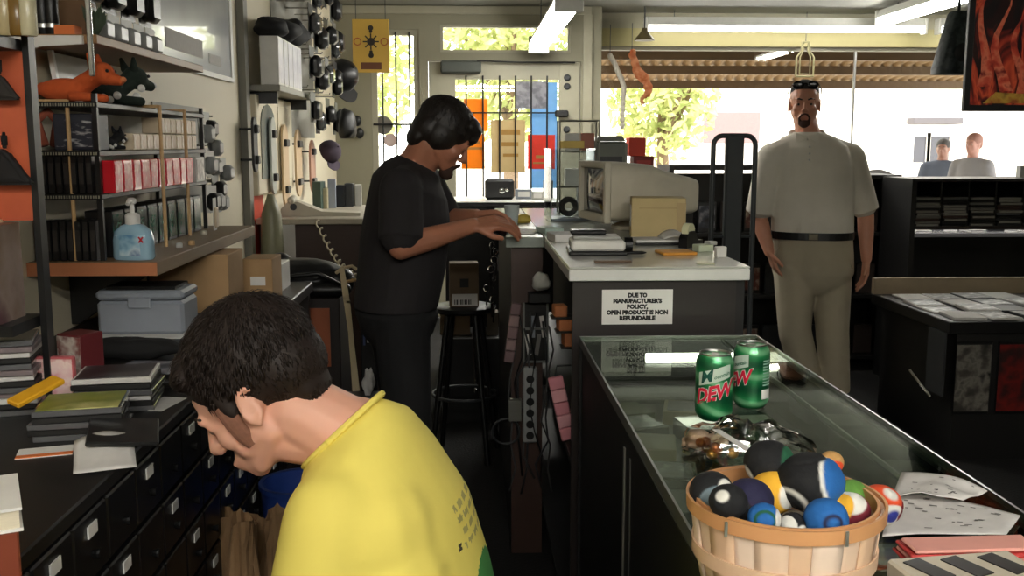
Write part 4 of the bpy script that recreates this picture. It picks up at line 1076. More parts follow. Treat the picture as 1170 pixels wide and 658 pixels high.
# CRT monitor
mn = thing('monitor', 'beige CRT monitor seen from the side on the white counter', 'monitor', (.60, 3.72, WZ+.0005), math.radians(190))
mb = MB(); mb.lathe([(.10, 0), (.10, .012), (.06, .03)], (-.03, 0, 0), 24); obj('stand', mb, M_beige, mn, smooth=40)
z_ = .03
def sec(x, w_, h_, zc_): return ((x, 0, zc_), (0, w_/2, 0), (0, 0, h_/2), .35)
mb = MB(); mb.loft([sec(.13, .33, .215, z_+.112), sec(.06, .33, .215, z_+.112), sec(-.04, .31, .20, z_+.110), sec(-.10, .26, .165, z_+.104), sec(-.21, .22, .135, z_+.094), sec(-.23, .20, .12, z_+.094)], 32); obj('shell', mb, M_beige, mn, smooth=30)
mb = MB()
y0, y1, za, zb = -.17, .17, z_+.002, z_+.222
mb.bb(.131, .155, y0, y0+.025, za, zb, ch=.004); mb.bb(.131, .155, y1-.025, y1, za, zb, ch=.004); mb.bb(.131, .155, y0+.025, y1-.025, zb-.025, zb, ch=.004); mb.bb(.131, .155, y0+.025, y1-.025, za, za+.03, ch=.004)
obj('bezel', mb, M_beige, mn)
mb = MB(); mb.grid(lambda u, v: (.139+.012*(1-(2*u-1)**2)*(1-(2*v-1)**2), -.145+.29*u, z_+.03+.17*v), 12, 12); obj('screen', mb, mat('dark_screen', (20, 23, 24), .08, coat=.5), mn, smooth=True)
# plexi display case
pc = thing('display_case', 'small clear plastic display case left of the monitor', 'display case', (.41, 4.15, WZ+.0005), .08)
e = [(-.10, .09), (-.09, .1)]
mb = MB(); mb.bb(-.09, -.087, -.09, .09, 0, .29); mb.bb(.087, .09, -.09, .09, 0, .29); mb.bb(-.087, .087, .087, .09, 0, .29); mb.bb(-.087, .087, -.09, -.087, 0, .29); obj('clear_wall', mb, M_clear, pc)
mb = MB(); mb.bb(-.092, .092, -.092, .092, .29, .297); obj('lid', mb, M_clear, pc)
for x in (-.089, .089):
    for y in (-.089, .089): obj('corner_edge', MB().bb(x-.0014, x+.0014, y-.0014, y+.0014, .012, .29), M_grey, pc)
mb = MB(); mb.bb(-.085, .085, -.085, .085, .001, .012); obj('floor_plate', mb, M_grey, pc)
tag(obj('watch', MB().lathe([(.018, -.008), (.036, -.012), (.042, 0), (.036, .012), (.018, .008), (.018, -.008)], (0, 0, 0), 24, R=rx(PI/2), close=False), M_black, None, (.41, 4.16, WZ+.056), (0, 0, .1), smooth=30), 'round black gadget inside the clear case', 'gadget')
carton('yellow_carton', 'yellow carton lying on top of the clear case', 'box', (.42, 4.15, WZ+.298), (.10, .06, .03), mat('mustard_card', (196, 168, 84), .6))
# printer stand behind with grey printer and red boxes
st = thing('file_cabinet', 'dark file cabinet behind the monitor holding printer and red boxes', 'cabinet', (.86, 5.5, 0))
SZ2 = 1.30
mb = MB(); mb.bb(-.25, .25, -.25, .25, 0, SZ2, ch=.006); obj('body', mb, M_blackmat, st)
for k in range(3):
    mb = MB(); mb.bb(-.23, .23, -.262, -.25, .08+k*.4, .45+k*.4, ch=.004); dr = obj('drawer', mb, M_black, st); mb = MB(); mb.bb(-.05, .05, -.275, -.262, .3+k*.4, .32+k*.4); obj('handle', mb, M_alu, dr)
pr = thing('printer', 'grey printer standing behind the monitor', 'printer', (at(695, 190, 5.45).x, 5.45, SZ2+.0005))
mb = MB(); mb.bb(-.1, .09, -.1, .1, 0, .17, ch=.015); obj('body', mb, mat('green_grey_plastic', (110, 114, 104), .5), pr)
mb = MB(); mb.prism([(-.09, .171), (.08, .171), (.06, .2), (-.06, .2)], -.09, .09, M=Matrix.Rotation(PI/2, 4, 'X')); obj('paper_feed', mb, mat('green_grey_plastic', (110, 114, 104), .5), pr)
mb = MB(); mb.bb(-.07, .06, -.104, -.1, .05, .09); obj('slot', mb, M_black, pr)
carton('red_box', 'dark red box under the bright red one behind the monitor', 'box', (at(735, 185, 5.45).x, 5.5, SZ2+.0005), (.11, .14, .09), mat('dark_red_card', (130, 36, 32), .6), print_=mat('red_stripe', (180, 50, 44), .5), inset=.3)
carton('red_box', 'bright orange-red box on the dark red one', 'box', (at(728, 160, 5.45).x, 5.5, SZ2+.0915), (.09, .12, .10), mat('bright_red_card', (214, 66, 40), .6))
# wire stand on the brown counter end
mb = MB()
for x in (-.09, .09):
    for y in (-.06, .06): mb.tube([(x, y, 0), (x, y, .42)], .004, 6)
for z in (.12, .28, .42):
    for x in (-.09, .09): mb.tube([(x, -.06, z), (x, .06, z)], .003, 5)
    for y in (-.06, -.02, .02, .06): mb.tube([(-.09, y, z), (.09, y, z)], .003, 5)
tag(obj('wire_stand', mb, mat('grey_wire', (120, 120, 112), .4, .5), None, (at(660, 230, 4.6).x, 4.6, WZ+.0005)), 'grey wire stand at the back end of the counter', 'rack')
for k, (x, z, m, n_) in enumerate(((-.03, .124, M_white, 'white'), (.04, .284, mat('rust_card', (150, 84, 60), .5), 'rust coloured'), (-.03, .284, M_ltgrey, 'pale grey'))):
    carton('small_carton', f'{n_} carton on the grey wire stand', 'box', (at(660, 230, 4.6).x+x, 4.6, WZ+z+.0005), (.06, .07, .08), m)
# ================================================================ EMPLOYEE SIDE: hanging clutter, stool
XS = WX0-.004
def onside(px, py, X=.235): return atx(px, py, X)
M_cab = mat('grey_cable', (64, 64, 64), .5)
# things fixed to the front of the brown counter end
YS = RY_0+.019
def onfront(px, py): return at(px, py, YS)
def hungbox(name, label, cat, x0, y0, x1, y1, d, m): 
    A = onfront(x0, y0); B = onfront(x1, y1); c = ((A.x+B.x)/2, YS-d/2-.0005, B.z)
    t = thing(name, label, cat, c); mb = MB(); mb.bb(-abs(B.x-A.x)/2, abs(B.x-A.x)/2, -d/2, d/2, 0, A.z-B.z, ch=.005); obj('case', mb, m, t)
    return t, abs(B.x-A.x), A.z-B.z
ps, wP, hP = hungbox('power_strip', 'grey power strip with six sockets fixed upright under the counter', 'power strip', 597, 418, 613, 503, .03, mat('light_grey_strip', (150, 152, 152), .4))
for k in range(6):
    mb = MB(); mb.lathe([(wP*.28, 0), (wP*.28, .004)], (0, -.0152, hP*(.1+.15*k)), 14, R=rx(PI/2)); obj('socket', mb, M_black, ps)
def strip(name, label, P0, P1, w_, n, m, cat, th=.02):
    P0 = Vector(P0); P1 = Vector(P1); t = thing(name, label, cat, P1)
    d_ = (P0-P1); ang = math.atan2(d_.x, d_.z)
    for k in range(n):
        mb = MB(); mb.box(d_*((k+.5)/n), (w_, th, d_.length/n*.95), ry(ang), ch=.003); obj('segment', mb, m[k % len(m)], t)
    return t
M_pk = mat('pink_plastic', (196, 128, 138), .5); M_pk2 = mat('pale_pink', (206, 150, 156), .5)
q0 = atx(634, 430, .243); q1 = atx(645, 502, .243); yk = 2.72
strip('ticket_strip', 'pink segmented strip hanging at the counter corner', at(634, 430, yk), at(650, 502, yk), .042, 5, [M_pk, M_pk2], 'strip')
for px, py in ((634, 430),):
    q = at(px, py, yk); mb = MB(); mb.tube([(q.x, yk, q.z), (q.x+.005, yk, q.z+.03), (WX0+.18, yk, q.z+.04)], .003, 6); tag(obj('hook_wire', mb, M_darkgrey), 'thin wire hook holding the pink strip', 'hook')
strip('ticket_strip', 'mauve segmented strip hanging left of the file frame', at(590, 346, YS-.012), at(581, 414, YS-.012), .034, 5, [mat('mauve_plastic', (120, 96, 98), .5), mat('mauve_light', (136, 112, 112), .5)], 'strip')
for k, (px, py, s_) in enumerate(((640, 362, .032), (645, 378, .032), (651, 396, .042))):
    q = at(px, py, 2.78+.0*k); carton('film_carton', f'small orange carton in the counter side cubby, {["upper","middle","lower"][k]}', 'box', (q.x, 2.80, q.z), (.036, .05, s_), mat('orange_tan_card', (176, 108, 64), .6), 'orange cartons at the counter side', rz_=.1)
fl = thing('bracket_shelf', 'thin black stepped shelf under the orange cartons', 'shelf', (0, 0, 0))
for (px, py) in ((640, 362), (645, 378), (651, 396)):
    q = at(px, py, 2.78); mb = MB(); mb.bb(q.x-.025, .412, 2.77, 2.83, q.z-.005, q.z-.0005); obj('plate', mb, M_black, fl)
fr_, wF, hF = hungbox('wire_file', 'grey metal file frame with papers under the brown counter', 'file holder', 597, 345, 626, 413, .012, M_black)
mb = MB(); mb.bb(-wF/2, -wF/2+.007, -.012, -.006, 0, hF); mb.bb(wF/2-.007, wF/2, -.012, -.006, 0, hF); mb.bb(-wF/2+.007, wF/2-.007, -.012, -.006, 0, .007); mb.bb(-wF/2+.007, wF/2-.007, -.012, -.006, hF*.55, hF*.55+.007); obj('frame', mb, mat('dull_alu', (120, 122, 120), .4, .6), fr_)
for k in range(4):
    mb = MB(); mb.box((-.026+k*.017, -.009, hF*(.3+.3*(k % 2))), (.014, .002, hF*.36), ry(.15*(k % 3-1))); obj('paper_slip', mb, [M_newsprint, M_grey, mat('dim_paper', (120, 118, 116), .7)][k % 3], fr_)
A = onfront(603, 342); lumpy('plastic_bag', 'small white plastic bag stuffed at the brown counter end', 'bag', (at(618, 330, YS-.03).x, YS-.032, at(618, 332, YS-.03).z), (.032, .024, .032), M_ltgrey, 6, amp=.35, flat=False)
carton('black_gadget_box', 'black box bracketed under the white plastic bag', 'box', (at(616, 343, YS-.03).x, YS-.032, at(616, 345, YS-.03).z), (.075, .055, .034), M_black)
for k in range(7):
    R = random.Random(k); x0 = at(585+k*7, 300, YS-.02).x
    pts = [Vector((x0, YS-.012-.004*k, .90-.08*R.random()))]
    for j in range(7): pts.append(Vector((x0+R.uniform(-.025, .025), YS-.012-.004*k, pts[-1].z-.085)))
    tag(obj('cable', MB().tube(pts, .0035, 6), [M_cab, M_black, M_darkgrey][k % 3], smooth=True), f'loose dark cable hanging under the brown counter, {ORD[k]} from left', 'cable', 'cables under the counter')
c0 = at(578, 492, YS-.02); pts = [Vector((c0.x+.048*math.cos(a), c0.y-.0012*a, c0.z+.045*math.sin(a))) for a in [x*.35 for x in range(38)]]
tag(obj('cable_loop', MB().tube(pts, .0035, 6), M_darkgrey, smooth=True), 'grey coiled cable loop hanging low beside the power strip', 'cable')
carton('brown_carton', 'small brown carton on the floor shelf behind the cable loop', 'box', (at(584, 478, YS+.05).x+.01, YS-.03, at(584, 480, YS-.03).z), (.045, .04, .075), mat('dim_card', (110, 88, 64), .8))
# keys and trinkets under the hands of the man in black
for k in range(9):
    R = random.Random(k+40); x = .10-R.random()*.05; y = 3.36+R.random()*.25; z = 1.10-R.random()*.25
    t = thing('key_ring', f'silver key ring hanging at the brown counter end, {ORD[k]} in the bunch', 'key ring', (x, y, z), R.random()*3, 'keys at the counter end')
    mb = MB(); mb.tube([(.012*math.cos(a), 0, .012*math.sin(a)) for a in [2*PI*i/12 for i in range(13)]], .0018, 5); obj('ring', mb, M_chrome, t)
    mb = MB(); mb.bb(-.006, .006, -.001, .001, -.035, -.012); mb.bb(-.003, .003, -.001, .001, -.06, -.035); obj('key', mb, M_chrome, t)
# stool with cardboard box
sx = at(530, 345, 4.5).x
SZT = at(530, 350, 4.5).z
sl = thing('stool', 'black stool with chrome footrest carrying a cardboard box', 'stool', (sx, 4.55, 0))
mb = MB(); mb.lathe([(.135, SZT-.03), (.145, SZT-.02), (.145, SZT-.006), (.13, SZT)], n=28); obj('seat', mb, M_black, sl, smooth=40)
for (a) in (.6, 2.2, 3.75, 5.3):
    mb = MB(); mb.tube([(.09*math.cos(a), .09*math.sin(a), SZT-.03), (.19*math.cos(a), .19*math.sin(a), 0)], .013, 8); obj('leg', mb, M_black, sl, smooth=60)
mb = MB(); mb.tube([(.15*math.cos(a), .15*math.sin(a), .3) for a in [2*PI*i/24 for i in range(25)]], .008, 6); obj('foot_ring', mb, M_darkgrey, sl, smooth=True)
bx2 = thing('cardboard_box', 'brown cardboard box with white label standing on the stool', 'box', (sx, 4.53, SZT+.0005), .05)
mb = MB(); mb.bb(-.066, .066, -.05, .05, 0, .2, ch=.002); obj('carton', mb, mat('dull_cardboard', (120, 100, 78), .75), bx2)
mb = MB(); mb.bb(-.055, .06, -.0515, -.0495, .005, .06); lb = obj('address_label', mb, M_paper, bx2)
mb = MB()
for k in range(9): mb.bb(-.045+k*.009, -.041+k*.009+.002*(k % 2), -.0525, -.0514, .012, .034)
obj('barcode', mb, M_ink, lb)
mb = MB(); mb.bb(-.02, .02, -.0515, -.0495, .09, .13); obj('hand_hole', mb, M_black, bx2)
mb = MB(); mb.tube([at(541, 375, 4.7), at(544, 440, 4.7)], .006, 6); mb.lathe([(.009, 0), (.011, .02), (.006, .03)], at(544, 449, 4.7), 10)
tag(obj('chrome_rod', mb, M_chrome, smooth=60), 'thin chrome rod with pale tip standing behind the stool', 'rod')
for k, (px, py, s_, m, n_) in enumerate(((520, 372, (.16, .1, .12), mat('tan_paper_bag', (130, 112, 92), .8), 'tan'), (548, 372, (.07, .1, .12), M_darkgrey, 'dark grey'), (563, 376, (.06, .1, .14), mat('dusty_card', (110, 102, 92), .8), 'dusty grey'))):
    q = at(px, py, 5.2); carton('floor_carton', f'{n_} carton stacked behind the stool', 'box', (q.x, 5.25, q.z-.05), s_, m)
mb = MB(); z_ = at(540, 372, 5.2).z-.051; mb.bb(at(505, 370, 5.2).x, at(575, 370, 5.2).x, 5.1, 5.45, 0, z_); tag(obj('low_shelf', mb, M_blackmat), 'black low shelf behind the stool', 'shelf')

# ================================================================ GLASS DISPLAY COUNTER
GZ = .97
GX0_, GX1_, GY0, GY1 = .273, .729, .35, 2.465
gcn = thing('display_counter', 'long glass-topped display counter with black doors in the foreground', 'display counter', (0, 0, 0))
mb = MB(); mb.bb(GX0_+.004, GX1_-.004, GY0, GY1, GZ-.006, GZ); obj('glass_top', mb, glass('counter_glass', (.84, .90, .82), .32), gcn)
mb = MB(); mb.bb(GX0_, GX0_+.004, GY0, GY1, GZ-.02, GZ+.001); mb.bb(GX1_-.004, GX1_, GY0, GY1, GZ-.02, GZ+.001); mb.bb(GX0_, GX1_, GY1, GY1+.006, GZ-.02, GZ+.001)
obj('edge_trim', mb, mat('brushed_trim', (150, 154, 150), .3, .8), gcn)
mb = MB(); mb.bb(GX0_+.01, GX1_-.004, GY0, GY1, 0, .62); obj('base_cabinet', mb, M_blackmat, gcn)
mb = MB(); mb.bb(GX1_-.006, GX1_-.001, GY0, GY1, .62, GZ-.007); obj('front_glass', mb, glass('counter_front_glass', (.8, .86, .82), 1.0), gcn)
mb = MB(); mb.bb(GX0_, GX1_, GY1-.008, GY1, .0, GZ-.007); obj('end_panel', mb, M_blackmat, gcn)
for (y0, y1, dx) in ((GY0, 1.0, .006), (.98, 1.72, .0), (1.70, GY1-.01, .006)):
    mb = MB(); mb.bb(GX0_+.001+dx, GX0_+.006+dx, y0, y1, .06, GZ-.024); dr = obj('sliding_door', mb, M_black, gcn)
    if y1 < 2:
        mb = MB(); mb.bb(GX0_-.002+dx, GX0_+.001+dx, y1-.014, y1-.004, .06, GZ-.055); obj('pull_channel', mb, M_alu, dr)
mb = MB(); mb.bb(GX0_-.001, GX0_+.0, 1.64, 1.65, .06, GZ-.055); obj('door_channel', mb, M_alu, gcn)
mb = MB(); mb.bb(GX0_+.03, GX1_-.03, GY0+.05, GY1-.04, .80, .806); obj('inner_shelf', mb, mat('dark_inner_shelf', (24, 26, 20), .4), gcn)
mb = MB(); mb.tube([(GX1_-.09, GY0, GZ-.012), (GX1_-.09, GY1-.01, GZ-.012)], .006, 6); obj('inner_rail', mb, M_darkgrey, gcn)
q0 = atz(738, 409, .93)
mb = MB(); mb.tube([(q0.x, q0.y, .93), (GX1_-.02, q0.y, .93)], .012, 10); obj('case_tube', mb, emit('case_tube_glow', (1, .98, .88, 1), 5.0), gcn, smooth=60)
mb = MB(); mb.bb(q0.x-.03, GX1_-.01, q0.y-.018, q0.y+.03, .885, .915, ch=.003); obj('case_lamp_housing', mb, M_blackmat, gcn)
# goods inside the glass counter
R = random.Random(21)
gm = [M_black, mat('dark_olive_pack', (60, 66, 44), .5), mat('dim_blue_pack', (50, 58, 66), .4), M_cdclear, mat('tan_pack', (120, 108, 80), .5)]
k = 0
for iy in range(7):
    for ix in range(3):
        x = GX0_+.10+ix*.13+R.uniform(-.01, .01); y = 1.25+iy*.17+R.uniform(-.02, .02)
        carton('boxed_item', f'boxed item inside the glass counter, row {ORD[iy]} from front, {["left","middle","right"][ix]}', 'box', (x, y, .8065), (.09, .11, R.uniform(.02, .06)), gm[k*5 % 7 % 5], 'goods inside the glass counter',
               rz_=R.uniform(-.3, .3), print_=[covers[1], covers[3], M_newsprint][k % 3] if k % 2 else None, side='top', inset=.2)
        k += 1
# soda cans
def can(label, c, rzz, front=True):
    t = thing('soda_can', label, 'can', c, rzz, 'green soda cans')
    prof = [(.022, .0), (.0255, .002), (.0315, .010), (.033, .015), (.033, .103), (.031, .109), (.0275, .1165)]
    mb = MB(); mb.lathe(prof, n=40); obj('can_body', mb, canmat, t, smooth=50)
    mb = MB(); mb.lathe([(.0275, .1165), (.0275, .1195), (.0262, .1195), (.0245, .116), (.0, .1165)], n=40, close=False); obj('lid', mb, M_alu, t, smooth=40)
    mb = MB(); mb.box((.0, -.004, .1178), (.011, .02, .001), ch=.0004); obj('pull_tab', mb, M_alu, t)
    mb = MB(); mb.lathe([(.0236, .0), (.0226, .0005)], n=40, close=False); obj('base_rim', mb, M_alu, t)
    def wrap(dz, dth, off=.0004):
        def F(p):
            th = p.x/.033+dth-PI/2
            r_ = .033+off+p.z*.5
            return Vector((r_*math.cos(th), r_*math.sin(th), dz+p.y+p.x*.30))
        return F
    obj('logo_outline', textmesh('DEW', .036, wrap(.052, 0, .0002), offset=.0022, depth=.0002, shear=.12, spacing=.92, sx=.86), mat('can_white', (232, 232, 226), .3), t)
    obj('logo_word', textmesh('DEW', .036, wrap(.052, 0, .0006), offset=.0011, depth=.0002, shear=.12, spacing=.92, sx=.86), mat('can_red', (214, 30, 62), .3), t)
    mb = MB()
    vs = []
    for k in range(13):
        u = -.03+.006*k
        lo, hi = .072+u*.30, .092+u*.30+.004
        for zz in (lo, hi):
            th = u/.033-PI/2; vs.append((.0332*math.cos(th), .0332*math.sin(th), min(.103, zz)))
    mb.add(vs, [(2*k, 2*k+2, 2*k+3, 2*k+1) for k in range(10)]); obj('logo_panel', mb, mat('can_pale_green', (196, 214, 200), .3), t)
    obj('logo_initial', textmesh('M', .028, wrap(.0805, -.42, .0006), offset=.0008, depth=.0002, shear=.12), mat('can_teal', (20, 84, 74), .3), t)
    obj('logo_small', textmesh('ountain', .0095, wrap(.085, .42, .0006), offset=.0002, depth=.0002, shear=.12), mat('can_green_text', (60, 120, 90), .3), t)
    # back panel text block and white code patch
    mb = MB()
    for k in range(9):
        vs = []
        for j in range(7):
            th = -PI/2+1.75+j*.13
            for zz in (.045+k*.0056, .0475+k*.0056): vs.append((.0333*math.cos(th), .0333*math.sin(th), zz))
        mb.add(vs, [(2*j, 2*j+2, 2*j+3, 2*j+1) for j in range(6)])
    obj('text_block', mb, mat('can_pale_text', (150, 190, 170), .35), t)
    mb = MB(); vs = []
    for j in range(7):
        th = -PI/2+1.7+j*.13
        for zz in (.02, .038): vs.append((.0333*math.cos(th), .0333*math.sin(th), zz))
    mb.add(vs, [(2*j, 2*j+2, 2*j+3, 2*j+1) for j in range(6)]); obj('white_patch', mb, mat('can_white', (232, 232, 226), .3), t)
    return t
canmat = bpy.data.materials.new('can_green_print'); canmat.use_nodes = True
N = canmat.node_tree.nodes; L = canmat.node_tree.links; b = N['Principled BSDF']
tc = N.new('ShaderNodeTexCoord'); wv = N.new('ShaderNodeTexWave'); wv.inputs['Scale'].default_value = 7; wv.inputs['Distortion'].default_value = 2.5; wv.inputs['Detail'].default_value = 1
mp = N.new('ShaderNodeMapping'); mp.inputs['Rotation'].default_value = (0.3, 1.25, 0.2); L.new(tc.outputs['Object'], mp.inputs['Vector']); L.new(mp.outputs[0], wv.inputs['Vector'])
rp = N.new('ShaderNodeValToRGB'); e = rp.color_ramp.elements; e[0].position = 0; e[0].color = rgb((16, 84, 52)); e[1].position = 1; e[1].color = rgb((120, 190, 140))
q = e.new(.55); q.color = rgb((30, 120, 70)); q = e.new(.8); q.color = rgb((44, 140, 84))
L.new(wv.outputs['Fac'], rp.inputs[0]); L.new(rp.outputs[0], b.inputs['Base Color']); b.inputs['Roughness'].default_value = .28; b.inputs['Metallic'].default_value = .35
q = atz(815, 478, GZ); can('green soda can with logo facing front on the glass counter', (q.x, q.y, GZ+.0005), -.25)
q = atz(857, 464, GZ); can('green soda can turned sideways behind the other can', (q.x, q.y, GZ+.0005), -1.35)

# ---- splint basket
BC = Vector((.346, 1.045, GZ+.0005)); BR0, BR1, BH = .089, .1025, .095
bk = thing('basket', 'round wooden splint basket full of footbags on the glass counter', 'basket', BC)
M_sp = [mat('splint_a', (234, 204, 178), .55, scale=9, stretch=(1, 1, 3)), mat('splint_b', (224, 188, 156), .55, scale=9, stretch=(1, 1, 3)), mat('splint_c', (238, 214, 194), .55, scale=9, stretch=(1, 1, 3))]
mb = MB(); mb.lathe([(.0, .002), (BR0, .002), (BR0, .006), (0, .006)], n=36, close=False); obj('base_disc', mb, M_sp[1], bk)
NS = 22
for k in range(NS):
    a = 2*PI*k/NS; off = .0015*(k % 2)
    def sp(u, v, a=a, off=off):
        th = a+(u-.5)*2*PI/NS*1.18; r_ = BR0+(BR1-BR0)*v**.8+off
        return (r_*math.cos(th), r_*math.sin(th), .002+(BH-.004)*v)
    mb = MB(); mb.grid(sp, 3, 4); s_ = obj('splint', mb, M_sp[k % 3], bk, smooth=True); m_ = s_.modifiers.new('t', 'SOLIDIFY'); m_.thickness = .0015; m_.offset = -1
def hoop(z0, z1, r0, th, m, nm):
    mb = MB(); mb.lathe([(r0, z0), (r0+th, z0), (r0+th+.0006, z1), (r0+.0006, z1), (r0, z0)], n=48, close=False); obj(nm, mb, m, bk, smooth=40)
M_hp = mat('rim_hoop', (206, 150, 100), .5, scale=10)
hoop(BH-.014, BH+.001, BR1+.0018, .003, M_hp, 'rim_hoop'); hoop(BH-.014, BH+.001, BR1-.0065, .003, M_hp, 'inner_rim_hoop'); hoop(.03, .046, BR0+.009, .002, M_sp[1], 'middle_band')
for (x_, y_) in ((.03, -BR1-.004), (-.085, -.076)): obj('staple', MB().box((x_, y_, BH-.007), (.003, .002, .016)), M_alu, bk)
# ---- footbags
FB = {'black': (16, 17, 20), 'green': (24, 84, 56), 'white': (226, 224, 216), 'blue': (28, 96, 166), 'navy': (30, 28, 60), 'yellow': (236, 178, 50), 'purple': (40, 28, 62), 'grey': (110, 128, 138),
      'maroon': (112, 24, 40), 'orange': (220, 76, 36), 'lime': (96, 146, 60), 'royal': (40, 50, 140), 'tan': (196, 150, 90)}
M_suede = mat('suede_panels', (128, 128, 128), .85, bump=.15, scale=120)
_n = M_suede.node_tree.nodes; _a = _n.new('ShaderNodeAttribute'); _a.attribute_name = 'panel_colour'
M_suede.node_tree.links.new(_a.outputs['Color'], _n['Principled BSDF'].inputs['Base Color'])
def footbag(label, px, py, Y, rpx, cols, rules, c=None, sq=.9):
    """cols[0] is the ground colour; rules: (direction, cos-threshold, colour index)"""
    p = at(px, py, Y) if c is None else Vector(c)
    r_ = rpx*(p-Vector((0, 0, H))).dot(_fw)/FPX
    mb = MB(); mb.ell((0, 0, 0), (r_, r_, r_*sq), None, 84, 60)
    for v in mb.v:
        n_ = v.normalized(); k = 1.0
        for (dv, th, ci) in rules:
            dd = abs(n_.dot(Vector(dv).normalized())-th)
            if dd < .07: k -= .035*(1-dd/.07)
        k += .03*noise.noise(n_*2.5+Vector((px, 0, 0)))
        v *= k
    o = obj('footbag', mb, M_suede, None, p, smooth=True)
    lc = [Vector(rgb(FB[c_])[:3]) for c_ in cols]
    at_ = o.data.color_attributes.new('panel_colour', 'FLOAT_COLOR', 'POINT')
    for i, v in enumerate(o.data.vertices):
        n_ = Vector((v.co.x, v.co.y, v.co.z/sq)).normalized(); c3 = lc[0]
        for (dv, th, ci) in rules:
            k = (n_.dot(Vector(dv).normalized())-th)/.05+.5; k = max(0, min(1, k)); c3 = c3.lerp(lc[ci], k)
        at_.data[i].color = (*c3, 1)
    return tag(o, label, 'footbag', 'footbags')
V = Vector
footbag('black footbag with green side panel, top of the basket heap', 879, 529, 1.085, 29, ['black', 'green', 'white'], [((1, -.5, .1), .62, 1), ((-1, -.1, -.5), .93, 2)])
footbag('large black footbag with white seam and blue panel at basket centre', 926, 551, 1.045, 38, ['black', 'white', 'blue', 'black'], [((1, -.6, .3), .52, 1), ((1, -.6, .3), .62, 2), ((-.2, .2, 1), .75, 3), ((-.8, -.5, -.6), .84, 1), ((-.9, -.5, -.7), .9, 0)])
footbag('yellow and white footbag between the black ones', 884, 562, 1.055, 27, ['yellow', 'white'], [((.6, -.7, .1), .72, 1)])
footbag('dark purple footbag at the left front of the basket', 856, 572, 1.02, 28, ['purple', 'navy', 'black'], [((.3, -.4, .8), .6, 1), ((-.8, -.5, -.3), .6, 2)])
footbag('black grey and white footbag at the left rim of the basket', 813, 561, 1.055, 25, ['black', 'grey', 'white'], [((.1, -1, -.3), .6, 1), ((.6, -.7, .4), .86, 2), ((.4, -.8, -.6), .88, 2)])
footbag('black footbag wedged in front of the purple one', 832, 573, 1.0, 22, ['black', 'white'], [((-.5, -.6, .6), .93, 1)])
footbag('blue footbag with dark ring at the front rim', 873, 592, .985, 19, ['blue', 'green', 'white'], [((-.2, -1, .2), .72, 1), ((-.2, -1, .2), .86, 0), ((1, -.3, 0), .7, 2)])
footbag('blue footbag with dark triangle at the right front rim', 944, 592, .985, 25, ['blue', 'navy', 'blue'], [((0, -1, .1), .88, 1), ((0, -1, .1), .955, 2)])
footbag('maroon white and yellow footbag at the right rim of the basket', 971, 583, 1.02, 23, ['maroon', 'white', 'yellow'], [((-.2, -.5, .9), .62, 1), ((-1, -.4, .5), .62, 2)])
footbag('lime green footbag behind the maroon one', 972, 566, 1.075, 20, ['lime', 'yellow'], [((-.4, -.8, -.4), .75, 1)])
footbag('black and white footbag low between the two blue ones', 906, 600, .995, 16, ['black', 'white'], [((-.8, -.6, .2), .6, 1), ((.4, -.9, -.2), .85, 1)])
footbag('tan footbag peeking out behind the large black one', 950, 528, 1.125, 14, ['tan', 'orange'], [((0, -1, -.5), .6, 1)])
qq = atz(1006, 588, GZ)
footbag('orange footbag with white and blue spots lying outside the basket', 1006, 566, 1.20, 25, ['orange', 'white', 'royal', 'maroon'],
        [((.1, -1, -.9), .45, 1), ((.25, -.95, -.28), .93, 2), ((.3, -.5, .8), .93, 1), ((-.6, -.8, -.3), .93, 2), ((1, -.2, -.3), .8, 3)], c=(at(1006, 566, 1.20).x, 1.20, GZ+.0245), sq=.92)
# hidden lower layer that carries the heap
R = random.Random(3)
for k in range(7):
    a = k*2*PI/6; rr_ = .057 if k < 6 else 0
    pos = BC+Vector((rr_*math.cos(a), rr_*math.sin(a), .0335))
    footbag(f'footbag at the bottom of the basket heap, {ORD[k]} of the lowest layer', 0, 0, 1, 26.5, [['black', 'blue', 'yellow', 'maroon', 'purple', 'green', 'grey'][k], 'white'], [((0, -.3, 1), .8, 1)], c=pos)
# ---- clear plastic bag with brass things behind the basket
q = atz(838, 520, GZ)
pb = MB(); 
def bagf(u, v):
    th = u*2*PI; ph = v*PI*.5
    r_ = 1+.35*noise.noise(Vector((math.cos(th)*2, math.sin(th)*2, v*3+5)))
    return (.10*r_*math.cos(th)*math.cos(ph), .055*r_*math.sin(th)*math.cos(ph), .001+.05*math.sin(ph)*r_+.012*noise.noise(Vector((u*9, v*9, 1)))*math.sin(ph))
pb.grid(bagf, 40, 14)
bagm = glass('crinkled_plastic', (.93, .93, .93), 2.2, .12)
tag(obj('plastic_bag', pb, bagm, None, (q.x+.02, q.y-.005, GZ+.0005), (0, 0, -.2), smooth=False), 'crumpled clear plastic bag behind the basket', 'bag')
R = random.Random(8)
for k in range(10):
    c_ = Vector((q.x-.03+R.uniform(-.022, .03), q.y-.005+R.uniform(-.018, .02), GZ+.009+.008*(k % 3)))
    m_ = [mat('brass', (206, 156, 70), .3, .8), mat('copper_bead', (196, 120, 70), .3, .6), mat('ivory_bead', (226, 206, 170), .4)][k % 3]
    tag(obj('bead', MB().ell((0, 0, 0), (.011, .009, .008), None, 12, 8), m_, None, c_, (R.random(), R.random(), R.random()), smooth=True), f'shiny {["brass","copper","ivory"][k % 3]} bead in the plastic bag, {ORD[k//3]} of its colour', 'bead', 'beads in the plastic bag')
A = atz(818, 487, GZ+.05); B = atz(862, 522, GZ+.04)
d_ = (B-A)
tag(obj('paper_strip', MB().box((0, 0, 0), (d_.length, .011, .0012)), M_paper, None, (A+B)/2, (0, 0, math.atan2(d_.y, d_.x))), 'white paper strip sticking out over the plastic bag', 'paper')
